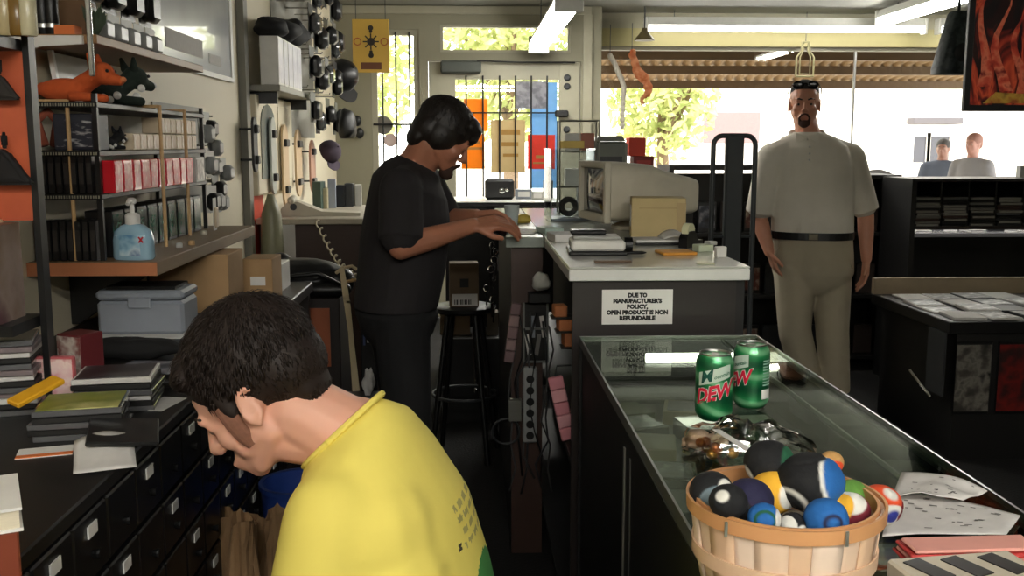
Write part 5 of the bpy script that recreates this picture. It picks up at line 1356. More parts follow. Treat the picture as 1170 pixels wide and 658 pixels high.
lumpy('tissue', 'peach crumpled tissue at the left of the plastic bag', 'tissue', (atz(800, 512, GZ).x, atz(800, 512, GZ).y, GZ+.0005), (.028, .03, .014), mat('peach_tissue', (206, 176, 150), .8), 4, amp=.5)
lumpy('tissue', 'white tissue between plastic bag and basket', 'tissue', (atz(828, 535, GZ).x, 1.28, GZ+.0005), (.045, .02, .022), mat('white_tissue', (226, 220, 214), .8), 6, amp=.4)
# ---- newspapers and stationery at right
def sheet(label, corners, m, z, wob, seed, name='newspaper', marks=False):
    P4 = [atz(x, y, GZ) for x, y in corners]
    c0 = sum(P4, Vector())/4
    def f_(u, v):
        p = (P4[0]*(1-u)+P4[1]*u)*(1-v)+(P4[3]*(1-u)+P4[2]*u)*v-c0
        return (p.x, p.y, z+wob*(.5+.5*noise.noise(Vector((u*2.2+seed, v*2.2, 0))))*(.2+.8*math.sin(PI*u)))
    mb = MB(); mb.grid(f_, 14, 14)
    o = obj(name, mb, m, None, (c0.x, c0.y, GZ), smooth=True); o.modifiers.new('t', 'SOLIDIFY').thickness = .0008
    tag(o, label, 'newspaper')
    if marks:
        mb = MB(); R = random.Random(seed)
        for k in range(26):
            u = R.uniform(.1, .85); v = R.uniform(.1, .88); l_ = R.uniform(.02, .07)
            a = f_(u, v); b_ = f_(min(u+l_, .95), v); c2 = f_(min(u+l_, .95), v+.02); d2 = f_(u, v+.02)
            mb.add([(p[0], p[1], p[2]+.0012) for p in (a, b_, c2, d2)], [(0, 1, 2, 3)])
        pl_ = obj('print_lines', mb, mat('grey_ink', (90, 88, 86), .8), o); pl_['kind'] = 'stuff'
    return o
M_np = mat('newsprint', (214, 210, 206), .85, var=.14, scale=40)
sheet('lower newspaper sheet spread flat on the glass at right', [(1008, 614), (1150, 612), (1166, 590), (1020, 560)], M_np, .001, .006, 3, marks=True)
sheet('folded newspaper lying crosswise on top of the lower sheet', [(1018, 578), (1100, 582), (1128, 571), (1030, 548)], M_np, .010, .022, 9, marks=True)
for k in range(4):
    q = atz(1098, 634, GZ)
    carton('red_envelope', f'red envelope in the stack at the bottom right corner, {ORD[k]} from bottom', 'envelope', (q.x+rnd.uniform(-.004, .004), q.y-.02+rnd.uniform(-.003, .003), GZ+.0012+k*.0058), (.16-.004*k, .06-.006*k, .0045), mat('salmon_red', (230, 160, 146), .6) if k % 2 else mat('red_paper_env', (190, 60, 56), .6), 'red envelopes', rz_=.0+rnd.uniform(-.03, .03))
q = atz(1090, 652, GZ)
tr_ = thing('slotted_tray', 'beige slotted tray with black openings at the bottom right edge', 'tray', (q.x-.005, q.y-.055, GZ+.0005), .12)
mb = MB(); mb.bb(-.075, .075, -.05, .05, 0, .022, ch=.003); obj('body', mb, mat('beige_tray', (206, 196, 176), .5), tr_)
for x in (-.045, .0, .045):
    mb = MB(); mb.box((x, .015, .0225), (.024, .05, .002), rz(.3)); obj('slot', mb, M_black, tr_)
# ================================================================ RIGHT SIDE OF THE SHOP
# dark shelf unit behind the standing man
bu = thing('shelf_unit', 'low black shelf unit behind the grey gate and standing man', 'shelf unit', (0, 0, 0))
BX0, BX1, BY0, BY1, BZ = at(765, 190, 6.2).x, 2.72, 6.2, 6.6, at(780, 189, 6.2).z
mb = MB(); mb.bb(BX0, BX0+.03, BY0, BY1, 0, BZ); obj('side', mb, M_blackmat, bu)
mb = MB(); mb.bb(BX1-.03, BX1, BY0, BY1, 0, BZ-.06); obj('side', mb, M_blackmat, bu)
mb = MB(); mb.bb(BX0+.03, BX1-.03, BY1-.02, BY1, 0, BZ-.06); obj('back', mb, M_blackmat, bu)
mb = MB(); mb.bb(BX0+.03, 1.9, BY0, BY1-.02, BZ-.03, BZ, ch=.003); mb.bb(1.9, BX1-.03, BY0, BY1-.02, BZ-.09, BZ-.06, ch=.003); obj('top', mb, M_blackmat, bu)
for z in (.1, .5, .9):
    mb = MB(); mb.bb(BX0+.03, BX1-.03, BY0+.01, BY1-.02, z-.02, z); obj('shelf', mb, M_blackmat, bu)
R = random.Random(5)
for row, z in enumerate((.1, .5, .9)):
    for k in range(9):
        x = BX0+.12+k*.15
        carton('video_case', f'dark video case in the black shelf unit, {ORD[k]} from left, {["bottom","middle","upper"][row]} shelf', 'video case', (x, BY0+.12, z+.0005), (.12, .03, .19), [M_black, M_darkgrey, mat('dim_brown', (48, 38, 34), .5)][k % 3], 'video cases in the black unit', print_=covers[[0, 1, 3][k % 3]] if k % 2 else None, inset=.15)
# grey gate
gt = thing('security_gate', 'tall grey arched gate with broad centre panel beside the counter', 'gate', (at(835, 300, 4.9).x, 4.9, 0), .05)
gw = .118; gh = at(835, 152, 4.9).z
pts = [(-gw+.012, 0, .0)]+[(-gw+.012, 0, gh-.06)]+[(-gw+.012+.045-.045*math.cos(a), 0, gh-.058+.045*math.sin(a)) for a in (.4, .8, 1.2, 1.57)]
pts += [(-x, y, z) for x, y, z in pts[::-1]]
M_gate = mat('gate_grey', (62, 66, 68), .45)
mb = MB(); mb.tube(pts, .013, 10); obj('frame', mb, M_gate, gt, smooth=60)
mb = MB(); mb.bb(-.045, .045, -.02, .02, .02, gh-.008, ch=.008); obj('centre_panel', mb, M_gate, gt)
mb = MB(); mb.bb(-.14, .14, -.06, .06, 0, .03, ch=.006); obj('foot_plate', mb, M_darkgrey, gt)
for z in (.3, 1.0):
    mb = MB(); mb.tube([(-gw+.012, 0, z), (-.045, 0, z)], .008, 6); mb.tube([(.045, 0, z), (gw-.012, 0, z)], .008, 6); obj('cross_bar', mb, M_gate, gt)
# media shelves with stacked cases at right
MY = 5.75
X0 = at(1046, 220, MY).x
ms_ = thing('media_rack', 'dark open rack of stacked flat media cases at the right', 'rack', (0, 0, 0))
zt = at(1100, 204, MY).z; z1 = at(1100, 243, MY).z
mb = MB(); mb.bb(X0, X0+2.0, MY, MY+.4, zt-.02, zt, ch=.003); obj('top', mb, M_darkwood, ms_)
mb = MB(); mb.bb(X0-.03, X0, MY-.02, MY+.4, 0, zt); obj('post', mb, M_blackmat, ms_)
mb = MB(); mb.bb(X0+1.97, X0+2.0, MY-.0, MY+.4, 0, zt-.02); obj('post', mb, M_blackmat, ms_)
mb = MB(); mb.bb(X0, X0+1.97, MY+.38, MY+.4, z1-.10, zt-.02); obj('back', mb, M_blackmat, ms_)
mb = MB(); mb.bb(X0, X0+1.97, MY, MY+.38, z1-.10, z1-.08); obj('shelf', mb, M_darkwood, ms_)
for cI in range(1, 6):
    mb = MB(); x = X0+cI*.165; mb.bb(x-.004, x+.004, MY+.02, MY+.38, z1-.08, zt-.02); obj('divider', mb, M_blackmat, ms_)
R = random.Random(9)
mcols = [M_black, M_darkgrey, mat('case_grey', (104, 102, 98), .3), mat('case_brown', (60, 42, 38), .4), M_cdclear]
for cI in range(5):
    z = z1-.0795
    for k in range(11):
        h_ = .0155
        if z+h_ > zt-.03: break
        carton('media_case', f'flat media case in the right rack, column {ORD[cI]} from the post, {ORD[k]} from bottom', 'media case', (X0+.083+cI*.165+R.uniform(-.003, .003), MY+.1+R.uniform(-.015, .01), z), (.146, .19, h_-.001), mcols[R.choice([0, 0, 1, 2, 3, 4])], 'media cases in the right rack', print_=mat('case_spine', (130, 128, 122), .35) if R.random() < .3 else None, inset=.1)
        z += h_
# glossy table under it
tb = thing('table', 'glossy light-topped table reflecting the window at right', 'table', (0, 0, 0))
TZ_ = .86
mb = MB(); mb.bb(at(996, 275, 6.2).x, 4.3, 5.66, 5.72+.0, TZ_-.05, TZ_); 
mb = MB(); mb.bb(2.45, 4.3, 6.62, 7.3, TZ_-.03, TZ_, ch=.003); obj('top', mb, mat('gloss_grey_top', (150, 150, 156), .12, coat=.6), tb)
for (x, y) in ((2.52, 6.69), (4.23, 6.69), (2.52, 7.23), (4.23, 7.23)):
    mb = MB(); mb.bb(x-.03, x+.03, y-.03, y+.03, 0, TZ_-.03); obj('leg', mb, M_blackmat, tb)
for k in range(12):
    R2 = random.Random(k); 
    carton('booklet', f'booklet spread on the glossy table, {ORD[k]} from left', 'booklet', (2.62+k*.13, 6.75+R2.random()*.3, TZ_+.0005), (.11, .15, .006+.01*R2.random()), [M_paper, M_newsprint, M_darkgrey][k % 3], 'booklets on the glossy table', rz_=R2.uniform(-.3, .3), print_=covers[k % 2], side='top', inset=.25)
# front bin with papers and prints
bn2 = thing('magazine_bin', 'dark low bin topped with pale magazines at the right edge', 'bin', (0, 0, 0))
q = atz(1086, 367, .66)
BXl, BYf = q.x, q.y
mb = MB(); mb.bb(BXl, BXl+1.2, BYf, BYf+.9, .60, .655, ch=.004); obj('tray', mb, M_black, bn2)
mb = MB(); mb.bb(BXl+.05, BXl+1.15, BYf+.03, BYf+.86, 0, .60); obj('body', mb, M_blackmat, bn2)
mb = MB(); mb.bb(BXl-.0, BXl+1.2, BYf+.87, BYf+.9, .655, .74); obj('back_board', mb, mat('tan_board', (140, 124, 100), .6), bn2)
mb = MB(); mb.bb(BXl-.004, BXl+.004, BYf+.03, BYf+.2, .3, .6); obj('side_board', mb, M_darkgrey, bn2)
R = random.Random(12)
for k in range(16):
    i, j = k % 4, k//4
    carton('magazine', f'pale magazine on the bin, row {ORD[j]} from front, {ORD[i]} from left', 'magazine', (BXl+.12+i*.17+R.uniform(-.02, .02), BYf+.12+j*.19+R.uniform(-.02, .02), .656+.004*(k % 2)), (.15, .19, .006+.012*R.random()), [M_newsprint, mat('pale_mag', (196, 196, 194), .3), M_darkgrey, M_newsprint][(k*3) % 4], 'magazines on the bin', rz_=R.uniform(-.12, .12), print_=printmat('mag_cover', [(220, 220, 216), (170, 172, 172), (110, 110, 112), (226, 226, 224)], 16) if k % 3 else None, side='top', inset=.1)
prs = [printmat('bin_print_a', [(40, 40, 38), (70, 66, 60), (120, 116, 108), (30, 28, 28)], 14), printmat('bin_print_red', [(30, 26, 26), (120, 30, 26), (50, 26, 26), (30, 28, 28)], 8), printmat('bin_print_b', [(26, 26, 26), (90, 86, 80), (50, 46, 44)], 20)]
for k in range(5):
    carton('print', f'{["grey","black and red","mottled grey","dark","dim grey"][k]} print sleeve hanging on the bin front', 'print', (BXl+.13+k*.2, BYf+.022, .22), (.17, .008, .34), M_black, 'prints on the bin front', print_=prs[[0, 1, 2, 0, 2][k]], inset=.05)
A = atx(1040, 423, BXl-.006); B = atx(1064, 454, BXl-.006)
mb = MB(); mb.tube([A, B], .008, 8); obj('side_brace', mb, M_chrome, bn2)
# record boxes on the glossy table edge / window ledge heap
lumpy('cloth_heap', 'dark cloth heap on the window ledge left of the outdoor figures', 'cloth', (at(1000, 200, 7.4).x, 7.45, .92), (.28, .16, .19), mat('dark_cloth', (40, 36, 34), .9), 3, amp=.2)
mb = MB(); mb.bb(2.5, 4.5, 7.32, 7.6, 0, .92); tag(obj('ledge_cabinet', mb, M_blackmat), 'black ledge cabinet behind the glossy table', 'cabinet')
carton('display_card', 'pale grey card box at the far right on the rack', 'box', (at(1166, 210, MY+.2).x+.02, MY+.2, zt+.0005), (.08, .05, .07), M_ltgrey)
# ---- flame poster hung from the ceiling
FY = 3.2
A = at(1101, 127, FY)
fp = thing('hanging_poster', 'black framed poster of red flames hanging at the upper right', 'poster', (A.x, FY, A.z))
pw, ph_ = .62, ZC-.1-A.z
mb = MB(); mb.bb(0, pw, .0, .02, 0, ph_, ch=.003); obj('backing', mb, M_black, fp)
fm_ = printmat('flame_print', [(16, 12, 14), (40, 14, 14), (26, 16, 18), (150, 44, 30), (206, 84, 50), (110, 30, 26), (20, 14, 16)], 9, .35, (1, 1, .45), 1.6)
mb = MB(); mb.bb(.018, pw-.018, -.002, 0, .02, ph_-.02); obj('flame_picture', mb, fm_, fp)
mb = MB(); mb.prism([(.06, .025), (pw-.03, .025), (pw-.03, .07), (.3, .065), (.2, .055), (.1, .06)], .0021, .0028, M=Matrix.Rotation(PI/2, 4, 'X')); obj('yellow_base', mb, printmat('yellow_glow', [(120, 90, 40), (186, 150, 60), (150, 80, 40)], 20), fp)
R = random.Random(2); mb = MB()
for k in range(9):
    x0 = .05+k*.06; pts = []
    n_ = 7; hgt = R.uniform(.18, .34); zb = R.uniform(.02, .08); am = R.uniform(.015, .03); phs = R.random()*6
    Lp = [(x0+am*math.sin(phs+j*.9)-.022*(1-j/n_), zb+hgt*j/n_) for j in range(n_+1)]
    Rp = [(x0+am*math.sin(phs+j*.9)+.022*(1-j/n_), zb+hgt*j/n_) for j in range(n_, -1, -1)]
    for j in range(n_): mb.add([(Lp[j][0], -.003, Lp[j][1]), (Rp[n_-j][0], -.003, Rp[n_-j][1]), (Rp[n_-j-1][0], -.003, Rp[n_-j-1][1]), (Lp[j+1][0], -.003, Lp[j+1][1])], [(0, 1, 2, 3)])
obj('flame_tongues', mb, printmat('tongue_print', [(130, 36, 28), (190, 66, 44), (206, 110, 80), (120, 30, 26)], 22, .4), fp)
for s_ in (.1, pw-.1):
    mb = MB(); mb.tube([(s_, .01, ph_-.004), (s_, .01, ZC-A.z)], .003, 5); obj('cord', mb, M_darkgrey, fp)
# dark tapering speaker beside it
A = at(1086, 85, 3.9)
sp_ = thing('speaker', 'dark tapered speaker hanging left of the flame poster', 'speaker', (A.x+.0, 3.9, A.z), .15)
mb = MB(); mb.loft([((0, 0, 0), (.068, 0, 0), (0, .05, 0), .5), ((.004, 0, .02), (.07, 0, 0), (0, .055, 0), .5), ((.02, 0, .23), (.032, 0, 0), (0, .04, 0), .5), ((.02, 0, .24), (.026, 0, 0), (0, .034, 0), .5)], 20); obj('cabinet', mb, mat('teal_black', (40, 50, 54), .5, c2=(70, 80, 82), scale=30), sp_, smooth=40)
mb = MB(); mb.lathe([(.035, 0), (.03, .004), (.012, .01)], (.008, -.056, .08), 18, R=rx(PI/2+.08)); obj('cone', mb, M_darkgrey, sp_, smooth=40)
mb = MB(); mb.tube([(.02, 0, .235), (.02, 0, ZC-A.z)], .006, 6); obj('hanger', mb, M_darkgrey, sp_)
# ---- things hanging in the shop window
c_ = at(735, 47, 8.35)
lp = thing('pendant_shade', 'small dark conical shade hanging at the window left', 'lamp', (c_.x, 8.3, c_.z))
mb = MB(); mb.lathe([(.085, 0), (.08, .01), (.03, .07), (.02, .10)], n=24); obj('shade', mb, mat('olive_metal', (84, 74, 46), .5), lp, smooth=40)
mb = MB(); mb.tube([(0, 0, .1), (0, 0, ZC-c_.z)], .006, 6); obj('stem', mb, M_darkgrey, lp)
R = random.Random(6)
mb = MB()
path = [(722, 58), (724, 72), (730, 84), (738, 92), (742, 102), (736, 112), (733, 122)]
pts = [at(x, y, 8.4) for x, y in path]; c0 = at(733, 122, 8.4)
for k in range(len(pts)-1):
    for j in range(5):
        p = pts[k].lerp(pts[k+1], j/5)-c0; r_ = .055*(1-abs((k+j/5)-2.2)/5)
        mb.ell(p+Vector((R.uniform(-.02, .02), R.uniform(-.02, .02), 0)), (r_, r_*.6, r_*.7), Euler((R.random(), R.random(), R.random())).to_matrix(), 8, 6)
og = thing('hanging_ornament', 'translucent orange crinkled ornament hanging in the window', 'ornament', c0)
link('paper_body', skin(mb, .012, 1), mat('orange_tissue', (214, 164, 124), .7, c2=(190, 124, 84), scale=14, trans=.6), og)
mb = MB(); p = pts[0]-c0; mb.tube([p, (p.x, p.y, 2.3-c0.z+.15)], .003, 5); obj('cord', mb, M_darkgrey, og)
pts = [at(x, y, 8.42) for x, y in ((697, 64), (702, 72), (706, 82), (710, 90), (713, 100), (712, 112), (711, 130), (711, 150))]; c0 = pts[-1]
ch_ = thing('bead_chain', 'pale twisted chain hanging at the window left edge', 'chain', c0)
for k in range(len(pts)-1):
    for j in range(3):
        p = pts[k].lerp(pts[k+1], j/3)-c0
        mb = MB(); mb.ell(p, (.022, .015, .03), None, 8, 6); obj('bead', mb, mat('pearl', (206, 200, 186), .3, trans=.3), ch_, smooth=True)
mb = MB(); p = pts[0]-c0; mb.tube([p, (p.x, p.y, 2.44-c0.z)], .003, 5); obj('cord', mb, M_darkgrey, ch_)
# bottle outline sign
A = at(925, 86, 8.45)
bs = thing('bottle_sign', 'unlit pale glass tube sign shaped like a bottle in window', 'sign', (A.x, 8.58, A.z))
hb_ = at(925, 46, 8.45).z-A.z
prof = [(-.075, 0), (-.075, hb_*.55), (-.035, hb_*.75), (-.03, hb_), (.03, hb_), (.035, hb_*.75), (.075, hb_*.55), (.075, 0), (-.075, 0)]
mb = MB(); mb.tube([(x, 0, z) for x, z in prof], .009, 8); obj('glass_tube', mb, mat('pale_tube', (170, 164, 126), .3, trans=.4), bs, smooth=50)
mb = MB(); mb.tube([(x*.6, 0, z*.9+.02) for x, z in prof], .006, 8); obj('inner_tube', mb, mat('pale_tube', (170, 164, 126), .3, trans=.4), bs, smooth=50)
mb = MB(); mb.tube([(0, 0, hb_), (0, 0, ZC-A.z)], .003, 5); obj('cord', mb, M_darkgrey, bs)
# ================================================================ PEOPLE
def skinmat(name, c, c2):
    m = mat(name, c, .5, var=.06, scale=30)
    b = m.node_tree.nodes['Principled BSDF']
    b.inputs['Subsurface Weight'].default_value = .12
    b.inputs['Subsurface Radius'].default_value = (.012, .005, .003)
    return m
def hframe(F, U):
    F = Vector(F).normalized(); U = Vector(U); U = (U-F*U.dot(F)).normalized(); Lf = U.cross(F)
    return Matrix((F, Lf, U)).transposed()
def head_parts(mb, O, R, s):
    def E(c, r, e=None): mb.ell(O+R @ (Vector(c)*s), Vector(r)*s, R if e is None else R @ e, 16, 12)
    def K(a, ra, b, rb): mb.cap(O+R @ (Vector(a)*s), ra*s, O+R @ (Vector(b)*s), rb*s, 12)
    E((-.012, 0, .045), (.096, .075, .083)); E((.03, 0, .045), (.058, .064, .06)); E((.035, 0, -.02), (.052, .058, .072))
    for y in (-1, 1):
        E((.056, y*.036, -.014), (.027, .024, .024)); K((.008, y*.044, -.045), .02, (.06, y*.018, -.074), .017); K((.012, y*.046, -.03), .022, (.05, y*.034, -.04), .022)
        E((.1, y*.0115, -.021), (.010, .008, .008)); E((.070, y*.031, .013), (.016, .016, .012))
    E((.045, 0, -.055), (.046, .044, .036)); E((.074, 0, -.078), (.017, .022, .017)); E((.074, 0, -.056), (.024, .031, .028))
    E((.0975, 0, -.0505), (.0065, .021, .0048)); E((.0955, 0, -.0605), (.0065, .018, .0055))
    K((.086, 0, .024), .0085, (.111, 0, -.014), .0115)
    K((.079, .036, .031), .011, (.079, -.036, .031), .011)
def ear_parts(O, R, s, sg):
    mb = MB()
    c = Vector((-.008, sg*.072, .002))
    pts = []
    for k in range(15):
        a = -2.2+k*.33
        pts.append(O+R @ ((c+Vector((-.002+.0145*math.cos(a)-.006*math.sin(a), sg*.007, .027*math.sin(a)+.001)))*s))
    mb.tube(pts, [.0048*s]*15, 8)
    for p in (pts[0], pts[-1]): mb.ell(p, .005*s, None, 8, 6)
    mb.ell(O+R @ (c*s), Vector((.014, .0055, .025))*s, R @ Matrix.Rotation(.2, 3, 'Y'), 12, 8)
    mb.ell(O+R @ ((c+Vector((.004, sg*.005, -.026)))*s), Vector((.008, .006, .009))*s, R, 10, 6)
    mb.ell(O+R @ ((c+Vector((.012, sg*.004, -.004)))*s), Vector((.005, .006, .009))*s, R, 10, 6)
    mb.ell(O+R @ ((c+Vector((.0, -sg*.008, 0)))*s), Vector((.014, .012, .024))*s, R, 10, 6)
    return mb
def hand(mb, W, D, Np, s=1.0, thumb=1, curl=.5):
    W = Vector(W); D = Vector(D).normalized(); Np = Vector(Np); Np = (Np-D*Np.dot(D)).normalized(); S = D.cross(Np)*thumb
    ends = []
    for k in range(4):
        off = S*(.030-.020*k)*s
        b = W+D*(.085-.004*abs(k-1))*s+off
        mb.cap(W+off*.65, .013*s, b, .0115*s, 8)
        ln = (.040, .044, .041, .033)[k]*s; p = b; d = D
        for j in range(3):
            a = curl*(.7 if j == 0 else 1.0)
            d = (d*math.cos(a)+Np*math.sin(a)).normalized(); 
            Nn = (Np*math.cos(a)-D*math.sin(a))
            q = p+d*ln*(1, .72, .6)[j]; mb.cap(p, (.0098, .009, .0084)[j]*s, q, (.009, .0084, .0074)[j]*s, 8); p = q
    t0 = W+D*.022*s+S*.026*s
    t1 = t0+(D*.75+S*.55+Np*.35).normalized()*.045*s; t2 = t1+(D*.95+S*.1+Np*.35).normalized()*.034*s
    mb.cap(t0, .0135*s, t1, .011*s, 8); mb.cap(t1, .011*s, t2, .0088*s, 8)
def tufts(mb, base, n, seed, flow, L0, L1, w_, lift=.25, scale_=None):
    """tapered locks combed over a closed hair surface; base: list of (point, normal)"""
    R = random.Random(seed)
    for k in range(n):
        p, nrm = base[R.randrange(len(base))]
        f = flow(p, nrm); f = (f-nrm*f.dot(nrm))
        if f.length < 1e-5: continue
        f.normalize(); sd = nrm.cross(f)
        f = (f+sd*R.uniform(-.25, .25)).normalized()
        L_ = R.uniform(L0, L1)*(scale_(p) if scale_ else 1); w2 = w_*R.uniform(.6, 1.2)
        p = p-nrm*.003; m_ = p+f*L_*.5+nrm*lift*L_*.5; e = p+f*L_+nrm*lift*L_*.35
        sd = nrm.cross(f)
        mb.add([p-sd*w2, p+sd*w2, m_+sd*w2*.7+nrm*.001, m_-sd*w2*.7+nrm*.001, m_+nrm*w2*.7, e], [(0, 1, 4), (1, 2, 4), (3, 0, 4), (2, 5, 4), (5, 3, 4), (0, 3, 2, 1), (2, 3, 5)])
def figure(label, O, F, U, hs, neck, rings, arms, legs, MT, voxel=.0045, hair=None, sleeve=.85, feet=True, shirt_paint=None, core=True, shirt_extra=None, collar=None, hairfn=None, brow=True, shirt_vox=None):
    base_ = Vector((neck[0], neck[1], 0))
    t = thing('person', label, 'person', base_)
    def put(name, me, m): return link(name, me, m, t, -base_)
    O = Vector(O); R = hframe(F, U)
    mb = MB(); head_parts(mb, O, R, hs)
    nk = Vector(neck); nb = O+R @ (Vector((-.03, 0, -.045))*hs)
    mb.cap(nb, .058*hs, nk, .062*hs, 14); mb.cap(O+R @ (Vector((.01, 0, -.06))*hs), .046*hs, nk+(nb-nk)*.25+R @ Vector((.018, 0, 0)), .05*hs, 14)
    for sg in (-1, 1): e = ear_parts(O, R, hs, sg); mb.add(e.v, e.f)
    # core body inside the clothes, so that the figure is one piece
    for i in range(len(rings)-1):
        a, b = Vector(rings[i][0]), Vector(rings[i+1][0]); ra = min(Vector(rings[i][1]).length, Vector(rings[i][2]).length)*.75; rb = min(Vector(rings[i+1][1]).length, Vector(rings[i+1][2]).length)*.75
        mb.cap(a, ra, b, rb, 12)
    for A in arms:
        sh, el, wr = Vector(A['s']), Vector(A['e']), Vector(A['w'])
        mid = Vector(rings[1][0]); mb.cap(mid, .05*hs, sh, .05*hs, 10)
        mb.cap(sh, .05*A.get('k', 1), el, .041*A.get('k', 1), 12); mb.cap(el, .043*A.get('k', 1), el.lerp(wr, .35), .041*A.get('k', 1), 12); mb.cap(el.lerp(wr, .35), .041*A.get('k', 1), wr, .027*A.get('k', 1), 12)
        if A.get('hand', True): hand(mb, wr, A['d'], A['n'], A.get('hs', 1.0), A.get('t', 1), A.get('curl', .45))
    pel = Vector(rings[-1][0])
    for G_ in legs:
        h_, k_, a_ = Vector(G_['h']), Vector(G_['k']), Vector(G_['a'])
        mb.cap(pel, .08, h_, .075, 10); mb.cap(h_, .07, k_, .05, 10); mb.cap(k_, .05, a_, .036, 10)
    body = put('body', skin(mb, voxel, MT.get('bsm', 5), .5), MT['skin'])
    # shirt
    mb = MB(); mb.loft(rings, 28)
    for A in arms:
        sh, el = Vector(A['s']), Vector(A['e'])
        kk = A.get('k', 1)
        e2 = sh.lerp(el, sleeve); mb.cap(sh, .072*kk, e2-(e2-sh)*.1, .068*kk, 14); mb.tube([sh, e2], [.073*kk, .074*kk], 18)
        mid = Vector(rings[1][0]); mb.cap(mid.lerp(sh, .35), .055*kk, sh, .07*kk, 12)
    if shirt_extra: shirt_extra(mb)
    me = skin(mb, shirt_vox or voxel*1.25, MT.get('sm', 5), .5)
    so = put('shirt', me, MT['shirt'])
    if shirt_paint:
        for m in MT['prints']: me.materials.append(m)
        for p in me.polygons:
            i = shirt_paint(p.center, p.normal)
            if i: p.material_index = i
    # trousers
    mb = MB(); top = Vector(rings[-1][0]); hip = sum((Vector(G_['h']) for G_ in legs), Vector())/len(legs)
    wa, da = Vector(rings[-1][1]), Vector(rings[-1][2])
    mb.loft([(top, wa*.97, da*.97), (top.lerp(hip, .5), wa*1.0, da*1.0), (hip, wa*1.0, da*.98), (hip+Vector((0, 0, -.06)), wa*.82, da*.85), (hip+Vector((0, 0, -.11)), wa*.45, da*.6)], 24)
    for G_ in legs:
        h_, k_, a_ = Vector(G_['h']), Vector(G_['k']), Vector(G_['a'])
        w2 = G_.get('w', 1)
        mb.cap(h_, .098*w2, k_, .076*w2, 16); mb.tube([k_, k_.lerp(a_, .5), a_+(k_-a_).normalized()*.0], [.077*w2, .072*w2, .068*w2], 16)
    put('trousers', skin(mb, voxel*1.5, 12, .5), MT['trousers'])
    for G_ in legs:
        if not feet: break
        a_ = Vector(G_['a']); d = Vector(G_['toe']).normalized(); sd = Vector((-d.y, d.x, 0))
        z0 = G_.get('floor', 0.0)
        mb = MB()
        mb.ell(a_+d*.02+Vector((0, 0, z0+.055-a_.z)), (.05, .05, .05)); 
        Rm = Matrix((d, sd, Vector((0, 0, 1)))).transposed()
        mb.ell(Vector((a_.x, a_.y, z0+.042))+d*.02, (.085, .042, .04), Rm); mb.ell(Vector((a_.x, a_.y, z0+.036))+d*.13, (.075, .048, .034), Rm); mb.ell(Vector((a_.x, a_.y, z0+.04))-d*.045, (.045, .038, .038), Rm)
        me = skin(mb, .006, 3)
        for v in me.vertices:
            if v.co.z < z0+.006: v.co.z = z0+.001
        put('shoe', me, MT['shoes'])
    # hair
    if hairfn:
        mb = hairfn(O, R, hs); me = skin(mb, .0045 if voxel < .008 else .009, 3); 
        mb2 = MB(); mb2.add([v.co for v in me.vertices], [tuple(p.vertices) for p in me.polygons])
        pts = [(p.center.copy(), p.normal.copy()) for p in me.polygons]
        if voxel < .008:
            crown = O+R @ (Vector((-.05, 0, .13))*hs)
            def flow(p, n_):
                d = (p-crown); return d+R @ Vector((.04, 0, -.02))
            tufts(mb2, pts, MT.get('ntuft', 1800), 5, flow, .012, .032, .0022, MT.get('lift', .16), lambda p: .45 if (R.transposed() @ (p-O)).x > .045*hs else (.3 if (R.transposed() @ (p-O)).x > .0 and (R.transposed() @ (p-O)).z < .045 else (.55 if (R.transposed() @ (p-O)).z < .03 else 1)))
            MT_h = MT['hair']
        me2 = mb2.mesh('hair'); o = put('hair', me2, MT['hair']); me2.polygons.foreach_set('use_smooth', [True]*len(me2.polygons))
    # eyes and brows
    for sg in (-1, 1):
        if brow:
            mb = MB(); mb.ell(O+R @ (Vector((.0745, sg*.031, .0120))*hs), .0108*hs, None, 14, 10); e = put('eye', mb.mesh('eye'), mat('eye_white', (150, 130, 120), .7)); 
            mb = MB(); mb.ell(O+R @ (Vector((.0832, sg*.031, .0110))*hs), Vector((.0025, .0055, .0055))*hs, R, 12, 8); i_ = link('iris', mb.mesh('iris'), mat('dark_iris', (30, 24, 20), .6), e)
            mb = MB(); mb.tube([O+R @ (Vector((.0885, sg*.014, .033))*hs), O+R @ (Vector((.0885, sg*.030, .0385))*hs), O+R @ (Vector((.077, sg*.047, .034))*hs)], [.004*hs, .0045*hs, .002*hs], 6); put('eyebrow', mb.mesh('eyebrow'), MT['hair'])
    return t, put, O, R

HAIR = mat('dark_brown_hair', (36, 27, 23), .6, var=.35, scale=90, spec=.3)
def hair_shell(parts):
    def fn(O, R, s):
        mb = MB()
        for (c, r) in parts: mb.ell(O+R @ (Vector(c)*s), Vector(r)*s, R, 18, 14)
        return mb
    return fn
# ---------------------------------------------------------------- seated man in the yellow t-shirt
b_ = Vector((-.978, .21, 0)).normalized(); l_ = Vector((-b_.y, b_.x, 0))
O1 = at(300, 455, 1.46)
pit = math.radians(40); yaw1 = math.radians(6)
fh = Vector((-math.cos(yaw1), math.sin(yaw1), 0))
F1 = fh*math.cos(pit)+Vector((0, 0, -math.sin(pit))); U1 = fh*math.sin(pit)+Vector((0, 0, math.cos(pit)))
rl_ = lambda x, y, z, hw, hd, tl=0.0: ((x, y, z), l_*hw, b_*hd+Vector((0, 0, -tl*hd)))
rings1 = [rl_(-.195, 1.455, 1.025, .062, .058, .95), rl_(-.175, 1.46, 1.005, .115, .078, .7), rl_(-.160, 1.465, .96, .168, .098, .45), rl_(-.130, 1.47, .89, .20, .122, .15), rl_(-.105, 1.475, .79, .198, .13, .05), rl_(-.075, 1.48, .66, .185, .13), rl_(-.04, 1.49, .50, .19, .14)]
M_yel = mat('yellow_cotton', (240, 222, 108), .85, var=.04, scale=14, bump=.12)
hp_ = Vector((-.02, 1.5, .47))
